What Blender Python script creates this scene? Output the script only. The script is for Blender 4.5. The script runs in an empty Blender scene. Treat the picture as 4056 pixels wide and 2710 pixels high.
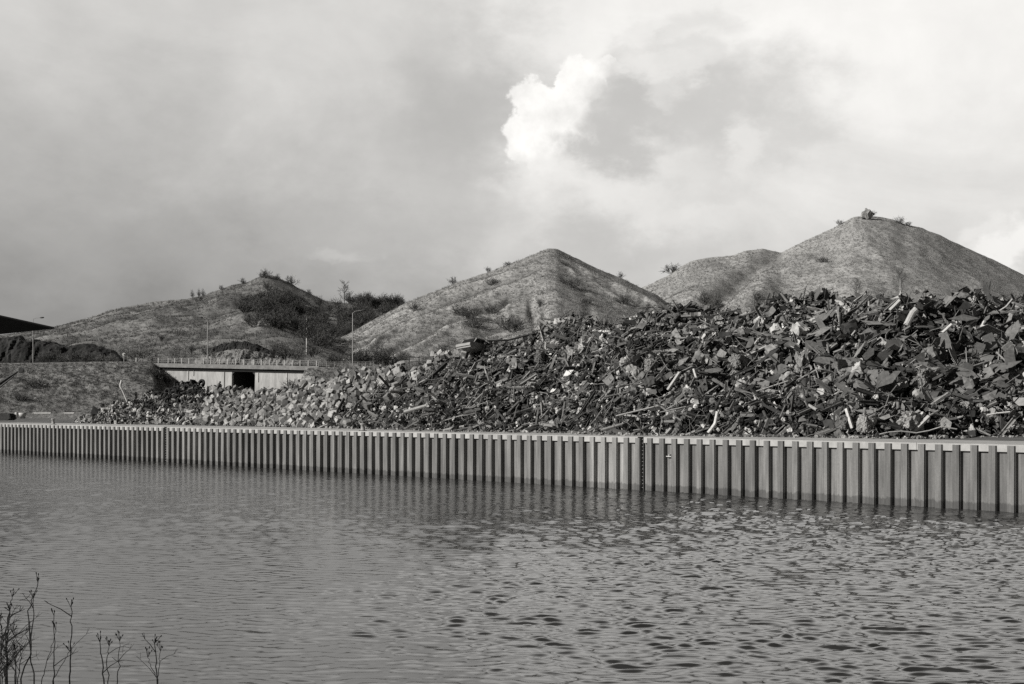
import bpy, math, random
import numpy as np
from math import radians as R, sin, cos, pi, atan, sqrt
from mathutils import Vector, Matrix, Euler

rng = np.random.default_rng(7)
random.seed(7)
scene = bpy.context.scene
COL = scene.collection

# ------------------------------------------------------------------ camera model
F, CU, VH, HC = 5592.0, 2028.0, 1615.0, 6.0          # focal (photo px), centre column, horizon row, eye height above the water (m)
def at(u, v, Y):
    """A point of the place: seen at photo column u and row v, Y metres away along the view axis."""
    return Vector(((u-CU)/F*Y, Y, HC-(v-VH)/F*Y))
def atz(u, Y, z):
    return Vector(((u-CU)/F*Y, Y, z))

cd = bpy.data.cameras.new('camera')
cam = bpy.data.objects.new('camera', cd); COL.objects.link(cam)
cam.location = (0, 0, HC); cam.rotation_euler = (R(90), 0, 0)
cd.sensor_width = 36; cd.lens = F/4056*36; cd.shift_y = (VH-1355)/4056
cd.clip_start = 0.3; cd.clip_end = 9000
scene.camera = cam

# ------------------------------------------------------------------ numpy noise
_tab = np.random.default_rng(3).random((256, 256)).astype(np.float64)
def vnoise(x, y):
    x = np.asarray(x, float); y = np.asarray(y, float)
    xi = np.floor(x).astype(int); yi = np.floor(y).astype(int)
    fx = x-xi; fy = y-yi
    fx = fx*fx*fx*(fx*(fx*6-15)+10); fy = fy*fy*fy*(fy*(fy*6-15)+10)
    a = _tab[xi & 255, yi & 255]; b = _tab[(xi+1) & 255, yi & 255]
    c = _tab[xi & 255, (yi+1) & 255]; d = _tab[(xi+1) & 255, (yi+1) & 255]
    return (a*(1-fx)+b*fx)*(1-fy)+(c*(1-fx)+d*fx)*fy*1.0-0.5
def fbm(x, y, o=4, g=0.5):
    s = 0; a = 1; x = np.asarray(x, float); y = np.asarray(y, float)
    for k in range(o):
        s = s+a*vnoise(x+17.3*k, y+9.1*k); a *= g; x = x*2.03; y = y*2.03
    return s

# ------------------------------------------------------------------ materials
class NT:
    def __init__(s, tree):
        s.t = tree; s.n = tree.nodes; s.l = tree.links
    def node(s, typ, **kw):
        n = s.n.new(typ)
        for k, v in kw.items(): setattr(n, k, v)
        return n
    def inp(s, sock, v):
        if isinstance(v, bpy.types.NodeSocket): s.l.new(v, sock)
        else: sock.default_value = v
    def m(s, op, a, b=None, c=None, clamp=False):
        n = s.n.new('ShaderNodeMath'); n.operation = op; n.use_clamp = clamp
        s.inp(n.inputs[0], a)
        if b is not None: s.inp(n.inputs[1], b)
        if c is not None: s.inp(n.inputs[2], c)
        return n.outputs[0]
    def sm(s, v, a, b, lo=0., hi=1.):
        n = s.n.new('ShaderNodeMapRange'); n.interpolation_type = 'SMOOTHSTEP'
        s.inp(n.inputs[0], v); s.inp(n.inputs[1], a); s.inp(n.inputs[2], b); s.inp(n.inputs[3], lo); s.inp(n.inputs[4], hi)
        return n.outputs[0]
    def lin(s, v, a, b, lo=0., hi=1.):
        n = s.n.new('ShaderNodeMapRange'); n.clamp = True
        s.inp(n.inputs[0], v); s.inp(n.inputs[1], a); s.inp(n.inputs[2], b); s.inp(n.inputs[3], lo); s.inp(n.inputs[4], hi)
        return n.outputs[0]
    def noise(s, vec, scale, detail=4., rough=.55, dist=0.):
        n = s.n.new('ShaderNodeTexNoise')
        if vec is not None: s.l.new(vec, n.inputs['Vector'])
        n.inputs['Scale'].default_value = scale; n.inputs['Detail'].default_value = detail
        n.inputs['Roughness'].default_value = rough; n.inputs['Distortion'].default_value = dist
        return n.outputs['Fac']
    def mapping(s, vec, scale=(1,1,1), loc=(0,0,0), rot=(0,0,0)):
        n = s.n.new('ShaderNodeMapping'); s.l.new(vec, n.inputs[0])
        n.inputs['Location'].default_value = loc; n.inputs['Rotation'].default_value = rot; n.inputs['Scale'].default_value = scale
        return n.outputs[0]
    def mixf(s, f, a, b):
        n = s.n.new('ShaderNodeMix'); n.data_type = 'FLOAT'
        s.inp(n.inputs[0], f); s.inp(n.inputs[2], a); s.inp(n.inputs[3], b)
        return n.outputs[0]

TINT = (1.0, 0.985, 0.955)      # the print's faintly warm paper tone, carried by every grey
def new_mat(name):
    m = bpy.data.materials.new(name); m.use_nodes = True
    t = NT(m.node_tree); b = m.node_tree.nodes['Principled BSDF']
    b.inputs['Specular IOR Level'].default_value = 0.25
    return m, t, b
def grey(t, val):
    c = t.node('ShaderNodeCombineColor')
    for i in range(3):
        t.inp(c.inputs[i], t.m('MULTIPLY', val, TINT[i]))
    return c.outputs[0]
def mat(name, lo, hi, scale=3., rough=.8, bump=0., bscale=None, detail=5., coords='pos', stretch=(1,1,1), a=.3, b2=.7,
        tone=None, fine=None, spec=.25, metal=0., bdist=0.05):
    """grey material: two albedos mixed by noise; tone 'attr' / 'color' multiplies by a per-piece paint tone"""
    m, t, b = new_mat(name)
    if coords == 'pos': v = t.node('ShaderNodeNewGeometry').outputs['Position']
    else: v = t.node('ShaderNodeTexCoord').outputs['Object']
    if stretch != (1,1,1): v = t.mapping(v, stretch)
    n = t.noise(v, scale, detail, .6)
    f = t.lin(n, a, b2)
    val = t.mixf(f, lo, hi)
    if fine:
        n2 = t.noise(v, fine[0], 3., .7)
        val = t.m('MULTIPLY', val, t.lin(n2, .3, .7, fine[1], fine[2]))
    if tone == 'attr':
        at_ = t.node('ShaderNodeAttribute'); at_.attribute_name = 'tone'
        val = t.m('MULTIPLY', val, at_.outputs['Fac'])
    elif tone == 'color':
        oi = t.node('ShaderNodeObjectInfo')
        sc_ = t.node('ShaderNodeSeparateColor'); t.l.new(oi.outputs['Color'], sc_.inputs[0])
        val = t.m('MULTIPLY', val, sc_.outputs[0])
    t.l.new(grey(t, val), b.inputs['Base Color'])
    b.inputs['Roughness'].default_value = rough
    b.inputs['Specular IOR Level'].default_value = spec; b.inputs['Metallic'].default_value = metal
    if bump:
        bn = t.node('ShaderNodeBump'); bn.inputs['Strength'].default_value = bump; bn.inputs['Distance'].default_value = bdist
        t.l.new(t.noise(v, bscale or scale*3, 5., .65), bn.inputs['Height'])
        t.l.new(bn.outputs[0], b.inputs['Normal'])
    return m

# ------------------------------------------------------------------ object helpers
def tag(o, label=None, cat=None, group=None, kind=None):
    if label: o['label'] = label
    if cat: o['category'] = cat
    if group: o['group'] = group
    if kind or cat: o['kind'] = kind or 'thing'
    return o
def empty(name, loc, rz=0.):
    o = bpy.data.objects.new(name, None); COL.objects.link(o); o.location = loc; o.rotation_euler = (0, 0, rz)
    o.empty_display_size = .2
    return o
def link(name, me, m=None, parent=None, smooth=False):
    o = bpy.data.objects.new(name, me); COL.objects.link(o)
    if m is not None and not me.materials: me.materials.append(m)
    if parent is not None: o.parent = parent
    if smooth: me.polygons.foreach_set('use_smooth', np.ones(len(me.polygons), bool))
    return o
def mesh_np(name, V, loops, starts, totals, tone=None):
    me = bpy.data.meshes.new(name)
    V = np.ascontiguousarray(V, np.float32)
    me.vertices.add(len(V)); me.vertices.foreach_set('co', V.ravel())
    me.loops.add(len(loops)); me.loops.foreach_set('vertex_index', np.ascontiguousarray(loops, np.int32))
    me.polygons.add(len(starts)); me.polygons.foreach_set('loop_start', np.ascontiguousarray(starts, np.int32))
    if tone is not None:
        at_ = me.attributes.new('tone', 'FLOAT', 'FACE'); at_.data.foreach_set('value', np.ascontiguousarray(tone, np.float32))
    sf = me.attributes.new('sharp_face', 'BOOLEAN', 'FACE'); sf.data.foreach_set('value', np.ones(len(starts), bool))
    me.update(calc_edges=True)
    return me
def grid_mesh(name, P, tone=None):
    """P: rows x cols x 3"""
    r, c = P.shape[:2]
    idx = np.arange(r*c).reshape(r, c)
    q = np.stack([idx[:-1,:-1], idx[:-1,1:], idx[1:,1:], idx[1:,:-1]], -1).reshape(-1, 4)
    n = len(q)
    return mesh_np(name, P.reshape(-1, 3), q.ravel(), np.arange(n)*4, np.full(n, 4))
class MB:
    """collects solids, links them as one mesh"""
    def __init__(s): s.v = []; s.f = []
    def add(s, V, Fs, M=None):
        o = len(s.v)
        for p in V: s.v.append(tuple(M @ Vector(p)) if M is not None else tuple(p))
        for f in Fs: s.f.append(tuple(i+o for i in f))
        return s
    def box(s, lo, hi, M=None):
        x0,y0,z0 = lo; x1,y1,z1 = hi
        return s.add([(x0,y0,z0),(x1,y0,z0),(x1,y1,z0),(x0,y1,z0),(x0,y0,z1),(x1,y0,z1),(x1,y1,z1),(x0,y1,z1)],
                     [(3,2,1,0),(4,5,6,7),(0,1,5,4),(1,2,6,5),(2,3,7,6),(3,0,4,7)], M)
    def tube(s, pts, rad, n=8, caps=True):
        pts = [Vector(p) for p in pts]; rad = rad if isinstance(rad, (list, tuple)) else [rad]*len(pts)
        o = len(s.v); up = None
        for i, p in enumerate(pts):
            d = (pts[min(i+1, len(pts)-1)]-pts[max(i-1, 0)]).normalized()
            if up is None:
                up = Vector((0,0,1)) if abs(d.z) < .9 else Vector((1,0,0))
            a = d.cross(up).normalized(); b = a.cross(d).normalized(); up = b
            for k in range(n):
                q = 2*pi*k/n
                s.v.append(tuple(p+(a*cos(q)+b*sin(q))*rad[i]))
        for i in range(len(pts)-1):
            for k in range(n):
                s.f.append((o+i*n+k, o+i*n+(k+1)%n, o+(i+1)*n+(k+1)%n, o+(i+1)*n+k))
        if caps:
            s.f.append(tuple(o+k for k in reversed(range(n)))); e = o+(len(pts)-1)*n
            s.f.append(tuple(e+k for k in range(n)))
        return s
    def prism(s, poly, z0, z1, M=None):
        n = len(poly)
        V = [(x,y,z0) for x,y in poly]+[(x,y,z1) for x,y in poly]
        Fs = [tuple(reversed(range(n))), tuple(range(n, 2*n))]+[(i,(i+1)%n,n+(i+1)%n,n+i) for i in range(n)]
        return s.add(V, Fs, M)
    def mesh(s, name):
        me = bpy.data.meshes.new(name); me.from_pydata(s.v, [], s.f); me.update(); return me
    def build(s, name, m, parent=None, smooth=False): return link(name, s.mesh(name), m, parent, smooth)
    def arr(s): return np.array(s.v, float), list(s.f)

def merged(name, batches, m):
    """batches: (V template, faces, Rm N33, S N3, P N3, tone N) -> one mesh"""
    VV = []; LL = []; TT = []; CN = []; off = 0
    for V, Fs, Rm, S, P, tone in batches:
        N = len(P)
        if N == 0: continue
        W = np.einsum('nij,nvj->nvi', Rm, V[None]*S[:,None,:])+P[:,None,:]
        nv = len(V)
        lp = np.concatenate([np.array(f) for f in Fs]); cnt = np.array([len(f) for f in Fs])
        LL.append((lp[None]+(np.arange(N)*nv)[:,None]+off).ravel())
        CN.append(np.tile(cnt, N)); TT.append(np.repeat(tone, len(Fs)))
        VV.append(W.reshape(-1,3)); off += N*nv
    V = np.concatenate(VV); L = np.concatenate(LL); C = np.concatenate(CN); T = np.concatenate(TT)
    st = np.concatenate([[0], np.cumsum(C)[:-1]])
    me = mesh_np(name, V, L, st, C, T)
    return link(name, me, m)

# ------------------------------------------------------------------ sun and sky
EL, AZ = R(27), R(243)                   # sun: 27 degrees up, behind the camera to the left
sd = bpy.data.lights.new('sun', 'SUN'); sd.energy = 5.0; sd.angle = R(.5); sd.color = (1., .985, .955)
so = bpy.data.objects.new('sun', sd); COL.objects.link(so)
sdir = Vector((sin(AZ)*cos(EL), cos(AZ)*cos(EL), sin(EL)))
so.rotation_euler = sdir.to_track_quat('Z', 'Y').to_euler(); so.location = (-60, -40, 80)

w = bpy.data.worlds.new('World'); scene.world = w; w.use_nodes = True
T = NT(w.node_tree); w.node_tree.nodes.clear()
sky = T.node('ShaderNodeTexSky', sky_type='NISHITA'); sky.sun_disc = False
sky.sun_elevation = EL; sky.sun_rotation = AZ; sky.air_density = .45; sky.dust_density = .15; sky.ozone_density = 3.; sky.altitude = 100.
bw = T.node('ShaderNodeRGBToBW'); T.l.new(sky.outputs[0], bw.inputs[0])
gen = T.node('ShaderNodeTexCoord').outputs['Generated']
sx = T.node('ShaderNodeSeparateXYZ'); T.l.new(gen, sx.inputs[0])
X_, Y_, Z_ = sx.outputs
az = T.m('ARCTAN2', X_, Y_); el = T.m('ARCSINE', Z_)
def sph(u, v):
    a = atan((u-CU)/F); return a, atan((VH-v)/F*cos(a))
# wispy warp of the sky's own angles
n1 = T.noise(T.mapping(gen, (1, 1, 1.6)), 13., 8., .6); n2 = T.noise(T.mapping(gen, (1,1,1.6), (4,2,7)), 13., 8., .6)
waz = T.m('ADD', az, T.m('MULTIPLY', T.m('SUBTRACT', n1, .5), .15)); wel = T.m('ADD', el, T.m('MULTIPLY', T.m('SUBTRACT', n2, .5), .11))
n3 = T.noise(gen, 34., 7., .62); n4 = T.noise(T.mapping(gen, (1,1,1), (3,9,1)), 34., 7., .62)
vor = T.node('ShaderNodeTexVoronoi'); vor.inputs['Scale'].default_value = 75.; T.l.new(gen, vor.inputs['Vector'])
vorf = T.m('SUBTRACT', .5, vor.outputs['Distance'])
caz = T.m('ADD', az, T.m('MULTIPLY', T.m('SUBTRACT', n3, .5), .048)); cel = T.m('ADD', el, T.m('MULTIPLY', T.m('SUBTRACT', n4, .5), .048))
def blob(u, v, ru, rv, soft, hard=False):
    a, e = sph(u, v); xs, ys = (caz, cel) if hard else (waz, wel)
    dx = T.m('DIVIDE', T.m('SUBTRACT', xs, a), ru/F); dy = T.m('DIVIDE', T.m('SUBTRACT', ys, e), rv/F)
    d = T.m('SQRT', T.m('ADD', T.m('MULTIPLY', dx, dx), T.m('MULTIPLY', dy, dy)))
    if hard: d = T.m('SUBTRACT', d, T.m('MULTIPLY', vorf, .38))
    return T.sm(d, 1.+soft, max(1.-soft, 0.))
def L(s): s /= 255.; return ((s+.055)/1.055)**2.4
# veil of cloud in front: dull low on the left, luminous high on the right
ax = T.lin(waz, sph(0,800)[0], sph(4056,800)[0]); ey = T.lin(wel, sph(2028,1400)[1], sph(2028,0)[1])
lowc = T.mixf(T.sm(ax, .05, .95), L(140), L(202)); mid = T.mixf(T.sm(ax, 0., .85), L(179), L(231)); hic = T.mixf(T.sm(ax, .1, .75), L(211), L(240))
veil = T.mixf(T.sm(ey, .0, .5), lowc, mid); veil = T.mixf(T.sm(ey, .42, 1.), veil, hic)
wisp = T.noise(T.mapping(gen, (1,1,1.8), (2,5,3)), 6.5, 8., .58, .6)
veil = T.m('MULTIPLY', veil, T.lin(wisp, .25, .75, .87, 1.12))
def over(base, mask, val, k=1.): return T.mixf(T.m('MULTIPLY', mask, k), base, val)
for u, v, ru, rv, s_, val, k in [(700,1000,700,220,.9,L(165),.6),(1250,120,500,90,.9,L(216),.5),(3300,180,1000,230,.9,L(247),.85),(2250,820,420,200,.9,L(236),.6),
                                 (3000,150,420,130,.8,L(252),.7),(1500,870,420,120,.9,L(186),.6),(1850,420,230,330,.9,L(184),.8),(2430,980,300,90,.9,L(186),.6),(1400,960,80,40,.8,L(206),.5)]:
    veil = over(veil, blob(u, v, ru, rv, s_), val, k)
# the cumulus: sunlit white tower on its left, grey shaded body on its right
grey_b = None
for u, v, ru, rv, s_, val, k in [(2700,440,350,150,.8,L(204),.9),(2980,420,250,190,.85,L(204),.85),(2450,480,170,190,.6,L(198),.95),(2340,610,140,90,.6,L(200),.95),
                                 (2620,250,160,90,.8,L(212),.8),(3050,560,160,60,.8,L(212),.6),(2800,720,190,55,.8,L(214),.6),(2740,90,130,70,.8,L(222),.7)]:
    veil = over(veil, blob(u, v, ru, rv, s_), val, k)
wm = None
for u, v, ru, rv in [(2185,385,105,80),(2245,430,110,100),(2250,510,105,95),(2290,420,80,110),(2110,540,125,110),(2150,430,120,110),(2125,560,120,95),(2185,450,130,125),(2120,450,90,90),(2300,340,110,120),(2345,275,80,60),(2230,330,60,60),(2250,590,110,90),(2075,590,60,55),(2400,250,50,40),(2180,640,110,50)]:
    b_ = blob(u, v, ru, rv, .14, True); wm = b_ if wm is None else T.m('MAXIMUM', wm, b_)
wtone = T.lin(T.noise(gen, 60., 6., .6), .3, .62, L(240), 1.02)
sh = blob(2480, 500, 190, 210, .42, True); sh = T.m('MAXIMUM', sh, blob(2360, 640, 150, 105, .4, True)); sh = T.m('MAXIMUM', sh, blob(2480, 340, 105, 120, .4, True)); sh = T.m('MAXIMUM', sh, T.m('MULTIPLY', blob(2260, 470, 60, 40, .8, True), .35))
wm = T.m('MULTIPLY', wm, T.m('SUBTRACT', 1., sh))
wm = T.m('MULTIPLY', wm, T.sm(cel, sph(2150,720)[1], sph(2150,600)[1]))
veil = T.mixf(wm, veil, wtone)
for u, v, ru, rv, s_, val, k in [(2600,270,120,60,.7,L(240),.75),(2760,300,130,50,.7,L(236),.6),(2640,390,90,45,.8,L(228),.6),(2980,540,110,110,.6,L(238),.7),(2330,720,260,70,.8,L(240),.7),(4030,1000,120,90,.5,L(248),.9),(3860,945,80,40,.7,L(236),.8),(2600,160,60,40,.6,L(240),.7)]:
    veil = over(veil, blob(u, v, ru, rv, s_), val, k)
# bright cloud bank kept ahead; unseen sky behind left clear and dark to cut fill
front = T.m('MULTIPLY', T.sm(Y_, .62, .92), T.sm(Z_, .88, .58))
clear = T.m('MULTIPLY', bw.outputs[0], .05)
veil = T.m('MULTIPLY', veil, T.sm(el, .285, .44, 1., 2.1))  # unseen cloud above the view brightened to lift the water's reflections
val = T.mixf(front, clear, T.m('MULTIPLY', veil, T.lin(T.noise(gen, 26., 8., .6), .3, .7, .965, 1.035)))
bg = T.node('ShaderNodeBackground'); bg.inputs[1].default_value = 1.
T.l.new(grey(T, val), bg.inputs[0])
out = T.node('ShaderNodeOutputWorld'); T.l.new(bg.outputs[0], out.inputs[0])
w.cycles.sampling_method = 'MANUAL'; w.cycles.sample_map_resolution = 1024

# ------------------------------------------------------------------ the quay line
W0 = Vector((28.85, 81.8, 0)); RT = Vector((.670, -.742, 0)).normalized(); NQ = Vector((-RT.y*-1, 0, 0))
NQ = Vector((-.742, -.670, 0)).normalized()                     # outward, towards the canal
def quay(t, q, z): return W0+RT*t+NQ*q+Vector((0,0,z))
MQ = Matrix(((RT.x, NQ.x, 0, W0.x), (RT.y, NQ.y, 0, W0.y), (0, 0, 1, 0), (0, 0, 0, 1)))
HQ = 3.85
def quay_t(u):
    """distance along the quay face seen at column u"""
    k = (u-CU)/F
    return (k*W0.y-W0.x)/(RT.x-k*RT.y)

# ------------------------------------------------------------------ water
def build_water():
    us = np.concatenate([np.linspace(-4200,-260,70)[:-1], np.linspace(-260,4320,900), np.linspace(4320,8200,70)[1:]])
    Ys = [10.6]
    while Ys[-1] < 215: Ys.append(Ys[-1]*1.0026)
    Ys = np.array(Ys)
    Yg, Ug = np.meshgrid(Ys, us, indexing='ij')
    X = (Ug-CU)/F*Yg; Y = Yg
    sp = np.maximum(Yg*.0026, Yg*5.1/F)
    H = np.zeros_like(X); DX = np.zeros_like(X); DY = np.zeros_like(X)
    g = np.random.default_rng(11)
    # choppy to the right, quieter to the left, with cat's-paws
    mod = np.clip(.85+.55*(fbm(X/16, Y/22, 3)*1.6)+.55*np.tanh((X-1.)/7.)+.35*np.clip((Yg-80)/60, 0, 1), .42, 1.9)
    wx = X+.5*fbm(X/2.1, Y/2.1, 2); wy = Y+.5*fbm(X/2.3+40, Y/2.3, 2)
    for k in range(64):
        Lw = .34*(5.5**g.random()); kk = 2*pi/Lw
        th = g.normal(0, .55)+R(6)
        ph = g.random()*2*pi
        slope = .019*(1.25 if Lw < .8 else .22)
        fade = np.clip(Lw/(2.0*sp)-1, 0, 1)
        arg = kk*(wx*sin(th)+wy*cos(th))+ph
        s_ = np.sin(arg)
        A_ = slope/kk*fade; c_ = np.cos(arg)*A_
        H += A_*s_; DX += .85*sin(th)*c_; DY += .85*cos(th)*c_
    for k in range(18):                                    # the short, sharp-crested wind chop that gives the dark lines
        Lw = g.uniform(.34, .72); kk = 2*pi/Lw; th = g.normal(0, .40)+R(6)
        arg = kk*(wx*sin(th)+wy*cos(th))+g.random()*6.28
        env = np.clip(.70+1.3*fbm(X/1.9+k*7.1, Y/2.4+k*3.3, 2), 0, 1.1)*np.clip(Lw/(1.4*sp)-1, 0, 1)
        H += .105/kk*(1-2*np.sqrt(np.sin(arg/2)**2+.012))*env
    H *= mod
    P = np.stack([X+DX*mod, Y+DY*mod, H], -1)
    me = grid_mesh('water', P)
    m, t, b = new_mat('water')
    v = t.node('ShaderNodeNewGeometry').outputs['Position']
    b.inputs['Base Color'].default_value = (.034, .0335, .0325, 1); b.inputs['Roughness'].default_value = .07
    b.inputs['IOR'].default_value = 1.34; b.inputs['Specular IOR Level'].default_value = .6
    nb = t.noise(t.mapping(v, (1., 1.5, 1.), rot=(0,0,R(10))), 2.6, 5., .6, .4)
    nb2 = t.noise(t.mapping(v, (1., 1.8, 1.)), 9., 3., .6)
    h = t.m('ADD', t.m('MULTIPLY', nb, .10), t.m('MULTIPLY', nb2, .020))
    sy = t.node('ShaderNodeSeparateXYZ'); t.l.new(v, sy.inputs[0])
    far = t.noise(t.mapping(v, (.8, 1.3, 1.), rot=(0,0,R(8))), 1.5, 4., .55)
    h = t.m('ADD', h, t.m('MULTIPLY', far, t.sm(sy.outputs[1], 55., 125., 0., 4.5)))
    bn = t.node('ShaderNodeBump'); bn.inputs['Strength'].default_value = 1.; bn.inputs['Distance'].default_value = .022
    t.l.new(h, bn.inputs['Height']); t.l.new(bn.outputs[0], b.inputs['Normal'])
    o = link('water', me, m, None, True); tag(o, kind='structure')
build_water()

# ------------------------------------------------------------------ ground, apron, near bank
M_dirt = mat('yard_dirt', .07, .17, .25, .95, 0, 2.5, stretch=(.35, 1., 1.), fine=(3., .75, 1.2))
M_conc = mat('concrete', .31, .45, .6, .85, 0, 6., fine=(2.5, .85, 1.08))
M_grass = mat('dry_grass', .12, .22, .12, .95, .8, 1.4, fine=(1.1, .55, 1.35), bdist=.4)
def poly_sheet(name, pts, m):
    me = bpy.data.meshes.new(name); me.from_pydata([tuple(p) for p in pts], [], [tuple(range(len(pts)))]); me.update()
    return tag(link(name, me, m), kind='structure')
def ground():
    ts = np.concatenate([np.linspace(-520, -170, 30)[:-1], np.linspace(-170, 30, 160), np.linspace(30, 420, 30)[1:]])
    qs = np.concatenate([[0.62, .6], np.linspace(.6, 60, 70)[1:], np.linspace(60, 4200, 40)[1:]])
    TT, QQ = np.meshgrid(ts, qs, indexing='ij')
    X = W0.x+RT.x*TT-NQ.x*QQ; Y = W0.y+RT.y*TT-NQ.y*QQ
    Z = np.full_like(X, HQ-.02)+np.clip((QQ-9.)/7, 0, 1)*fbm(X/9, Y/9, 3)*.35+np.clip((QQ-40)/90, 0, 1)*.8
    Z[:, 0] = -1.2
    far = np.clip((QQ-500)/500, 0, 1); Z = Z+far*0
    me = grid_mesh('ground', np.stack([X, Y, Z], -1)[:, ::-1])
    tag(link('ground', me, M_dirt, None, True), kind='structure')
ground()
def apron():
    mb = MB(); 
    for k in range(-16, 5):
        a, b = k*12.0, k*12.0+11.985
        mb.add([quay(a,-.60,HQ+.004),quay(b,-.60,HQ+.004),quay(b,-8.6,HQ+.006),quay(a,-8.6,HQ+.006)], [(0,1,2,3)])
    o = mb.build('pavement', mat('apron_concrete', .34, .48, .5, .9, 0, 5., fine=(1.6, .8, 1.12)))
    tag(o, kind='structure')
apron()
def bank():
    xs = np.linspace(-60, 60, 160); ys = np.concatenate([np.linspace(-30, 5, 20)[:-1], np.linspace(5, 14, 36)])
    Yg, Xg = np.meshgrid(ys, xs, indexing='ij')
    Z = np.where(Yg < 7.3, 4.5, 4.5-(Yg-7.3)*.82)+fbm(Xg/2, Yg/2, 3)*.12*np.clip((Yg-2)/4, .2, 1)
    me = grid_mesh('near_bank', np.stack([Xg, Yg, Z], -1))
    tag(link('near_bank', me, M_grass, None, True), kind='structure')
bank()

# ------------------------------------------------------------------ quay wall of steel sheet piling
PER = 1.17
def wall_material():
    m, t, b = new_mat('weathered_steel')
    pos = t.node('ShaderNodeNewGeometry').outputs['Position']
    z = t.node('ShaderNodeSeparateXYZ'); t.l.new(pos, z.inputs[0])
    st = t.noise(t.mapping(pos, (9., 9., .28)), 1., 4., .6)
    st2 = t.noise(t.mapping(pos, (1.6, 1.6, .22)), 1., 5., .6)
    sp = t.noise(pos, 9., 4., .7)
    val = t.mixf(t.lin(st, .3, .7), .132, .212)
    val = t.m('MULTIPLY', val, t.lin(st2, .3, .7, .62, 1.25)); val = t.m('MULTIPLY', val, t.lin(sp, .3, .7, .86, 1.1))
    wob = t.m('MULTIPLY', t.noise(t.mapping(pos, (3.5, 3.5, .6)), 1., 5., .75), .75)
    wet = t.sm(t.m('SUBTRACT', z.outputs[2], wob), -.02, .10)           # tide mark
    val = t.m('MULTIPLY', val, t.lin(wet, 0., 1., .58, 1.))
    sc_ = t.node('ShaderNodeSeparateColor'); t.l.new(t.node('ShaderNodeObjectInfo').outputs['Color'], sc_.inputs[0])
    val = t.m('MULTIPLY', val, sc_.outputs[0])
    t.l.new(grey(t, val), b.inputs['Base Color']); b.inputs['Roughness'].default_value = .75
    return m
M_wall = wall_material()
def quay_wall():
    root = empty('quay_wall', quay(-70, 0, 0)); inv = Matrix.Translation(-Vector(root.location))
    tag(root, 'long grey steel sheet pile quay wall with pale concrete coping along the canal', 'quay wall')
    D = .32
    front = [(0,D),(.43,D),(.449,.215),(.470,.222),(.476,.175),(.458,.168),(.495,0),(1.10,0),(PER,D)]
    back = [(PER,D-.03),(1.115,-.03),(.49,-.03),(.405,D-.03),(0.0,D-.03)]
    prof = front+back
    pm = MB().prism(prof, -1.6, HQ-.06).mesh('sheet_pile'); pm.materials.append(M_wall)
    t_lad = [quay_t(2545), quay_t(662)]
    k0, k1 = int(math.floor(-172/PER)), 7
    tones = {}
    rest = []
    for k in range(k1, k0-1, -1):
        u_mid = None
        t0 = k*PER
        P = quay(t0+.5, 0, 2); u_mid = CU+F*P.x/P.y
        tone = random.uniform(.84, 1.16)
        if 2330 < u_mid < 2510: tone *= random.uniform(1.4, 1.9)     # whitewashed stretch beside the ladder
        if u_mid < 900: tone *= 1.15
        Mx = inv @ MQ @ Matrix.Translation((t0, 0, 0))
        if k1-k < 100:
            o = bpy.data.objects.new('sheet_pile', pm); COL.objects.link(o); o.parent = root; o.matrix_local = Mx; o.color = (tone,)*3+(1,)
        else: rest.append(Mx)
    mb = MB()
    for Mx in rest:
        mb.add([(x,y,-1.6) for x,y in prof]+[(x,y,HQ-.06) for x,y in prof],
               [tuple(reversed(range(len(prof)))), tuple(range(len(prof), 2*len(prof)))]+[(i,(i+1)%len(prof),len(prof)+(i+1)%len(prof),len(prof)+i) for i in range(len(prof))], Mx)
    o = mb.build('sheet_pile', M_wall, root); o['kind'] = 'stuff'; o.color = (1.12,)*3+(1,)
    # coping beam, cast in lengths, with a slot at each ladder
    a = -174.
    cuts = sorted(t_lad)
    segs = []
    while a < 9:
        b = min(a+12., 9.); segs.append([a, b-.03]); a = b
    out_ = []
    for a, b in segs:
        cur = a
        for c in cuts:
            if a < c-.3 and c+.3 < b: out_.append((cur, c-.30)); cur = c+.30
        out_.append((cur, b))
    for a, b in out_:
        mb = MB(); 
        y0, y1 = -.60, .20; z0, z1 = 3.43, HQ+.012; c = .035
        pr = [(y0,z0),(y1,z0),(y1,z1-c),(y1-c,z1),(y0,z1)]
        V = [tuple(quay(a,q,z)) for q,z in pr]+[tuple(quay(b,q,z)) for q,z in pr]; n = len(pr)
        mb.add(V, [tuple(range(n)), tuple(reversed(range(n, 2*n)))]+[(i, n+i, n+(i+1)%n, (i+1)%n) for i in range(n)], inv)
        mb.build('coping', M_conc, root)
    return t_lad
t_lad = quay_wall()
M_black = mat('near_black', .010, .02, .5, .9)
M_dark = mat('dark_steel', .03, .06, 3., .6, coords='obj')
M_pale = mat('pale_metal', .45, .62, 2., .6, coords='obj')
M_mid = mat('galvanised_steel', .26, .36, 2., .6, coords='obj')
def ladder(t, label):
    root = empty('mooring_ladder', quay(t, .1, -.3)); root.rotation_euler.z = math.atan2(RT.y, RT.x)
    tag(root, label, 'ladder', 'access ladders on the quay wall')
    for s in (-1, 1):
        mb = MB().box((s*.21-.02, -.03, 0), (s*.21+.02, .03, HQ+.28)); mb.build('rail', M_dark, root)
    rm = MB().tube([(-.19,0,0),(.19,0,0)], .016, 6).mesh('rung'); rm.materials.append(M_mid)
    for k in range(15):
        o = bpy.data.objects.new('rung', rm); COL.objects.link(o); o.parent = root; o.location = (0, 0, .2+k*.27)
    MB().box((-.24, .05, .3), (.24, .07, HQ+.22)).build('backing_plate', M_dark, root)
ladder(t_lad[0], 'steel rung ladder in the quay wall where the pans are palest, nearest the viewer')
ladder(t_lad[1], 'dark steel rung ladder at the far end of the quay wall, below the small heap')
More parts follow.
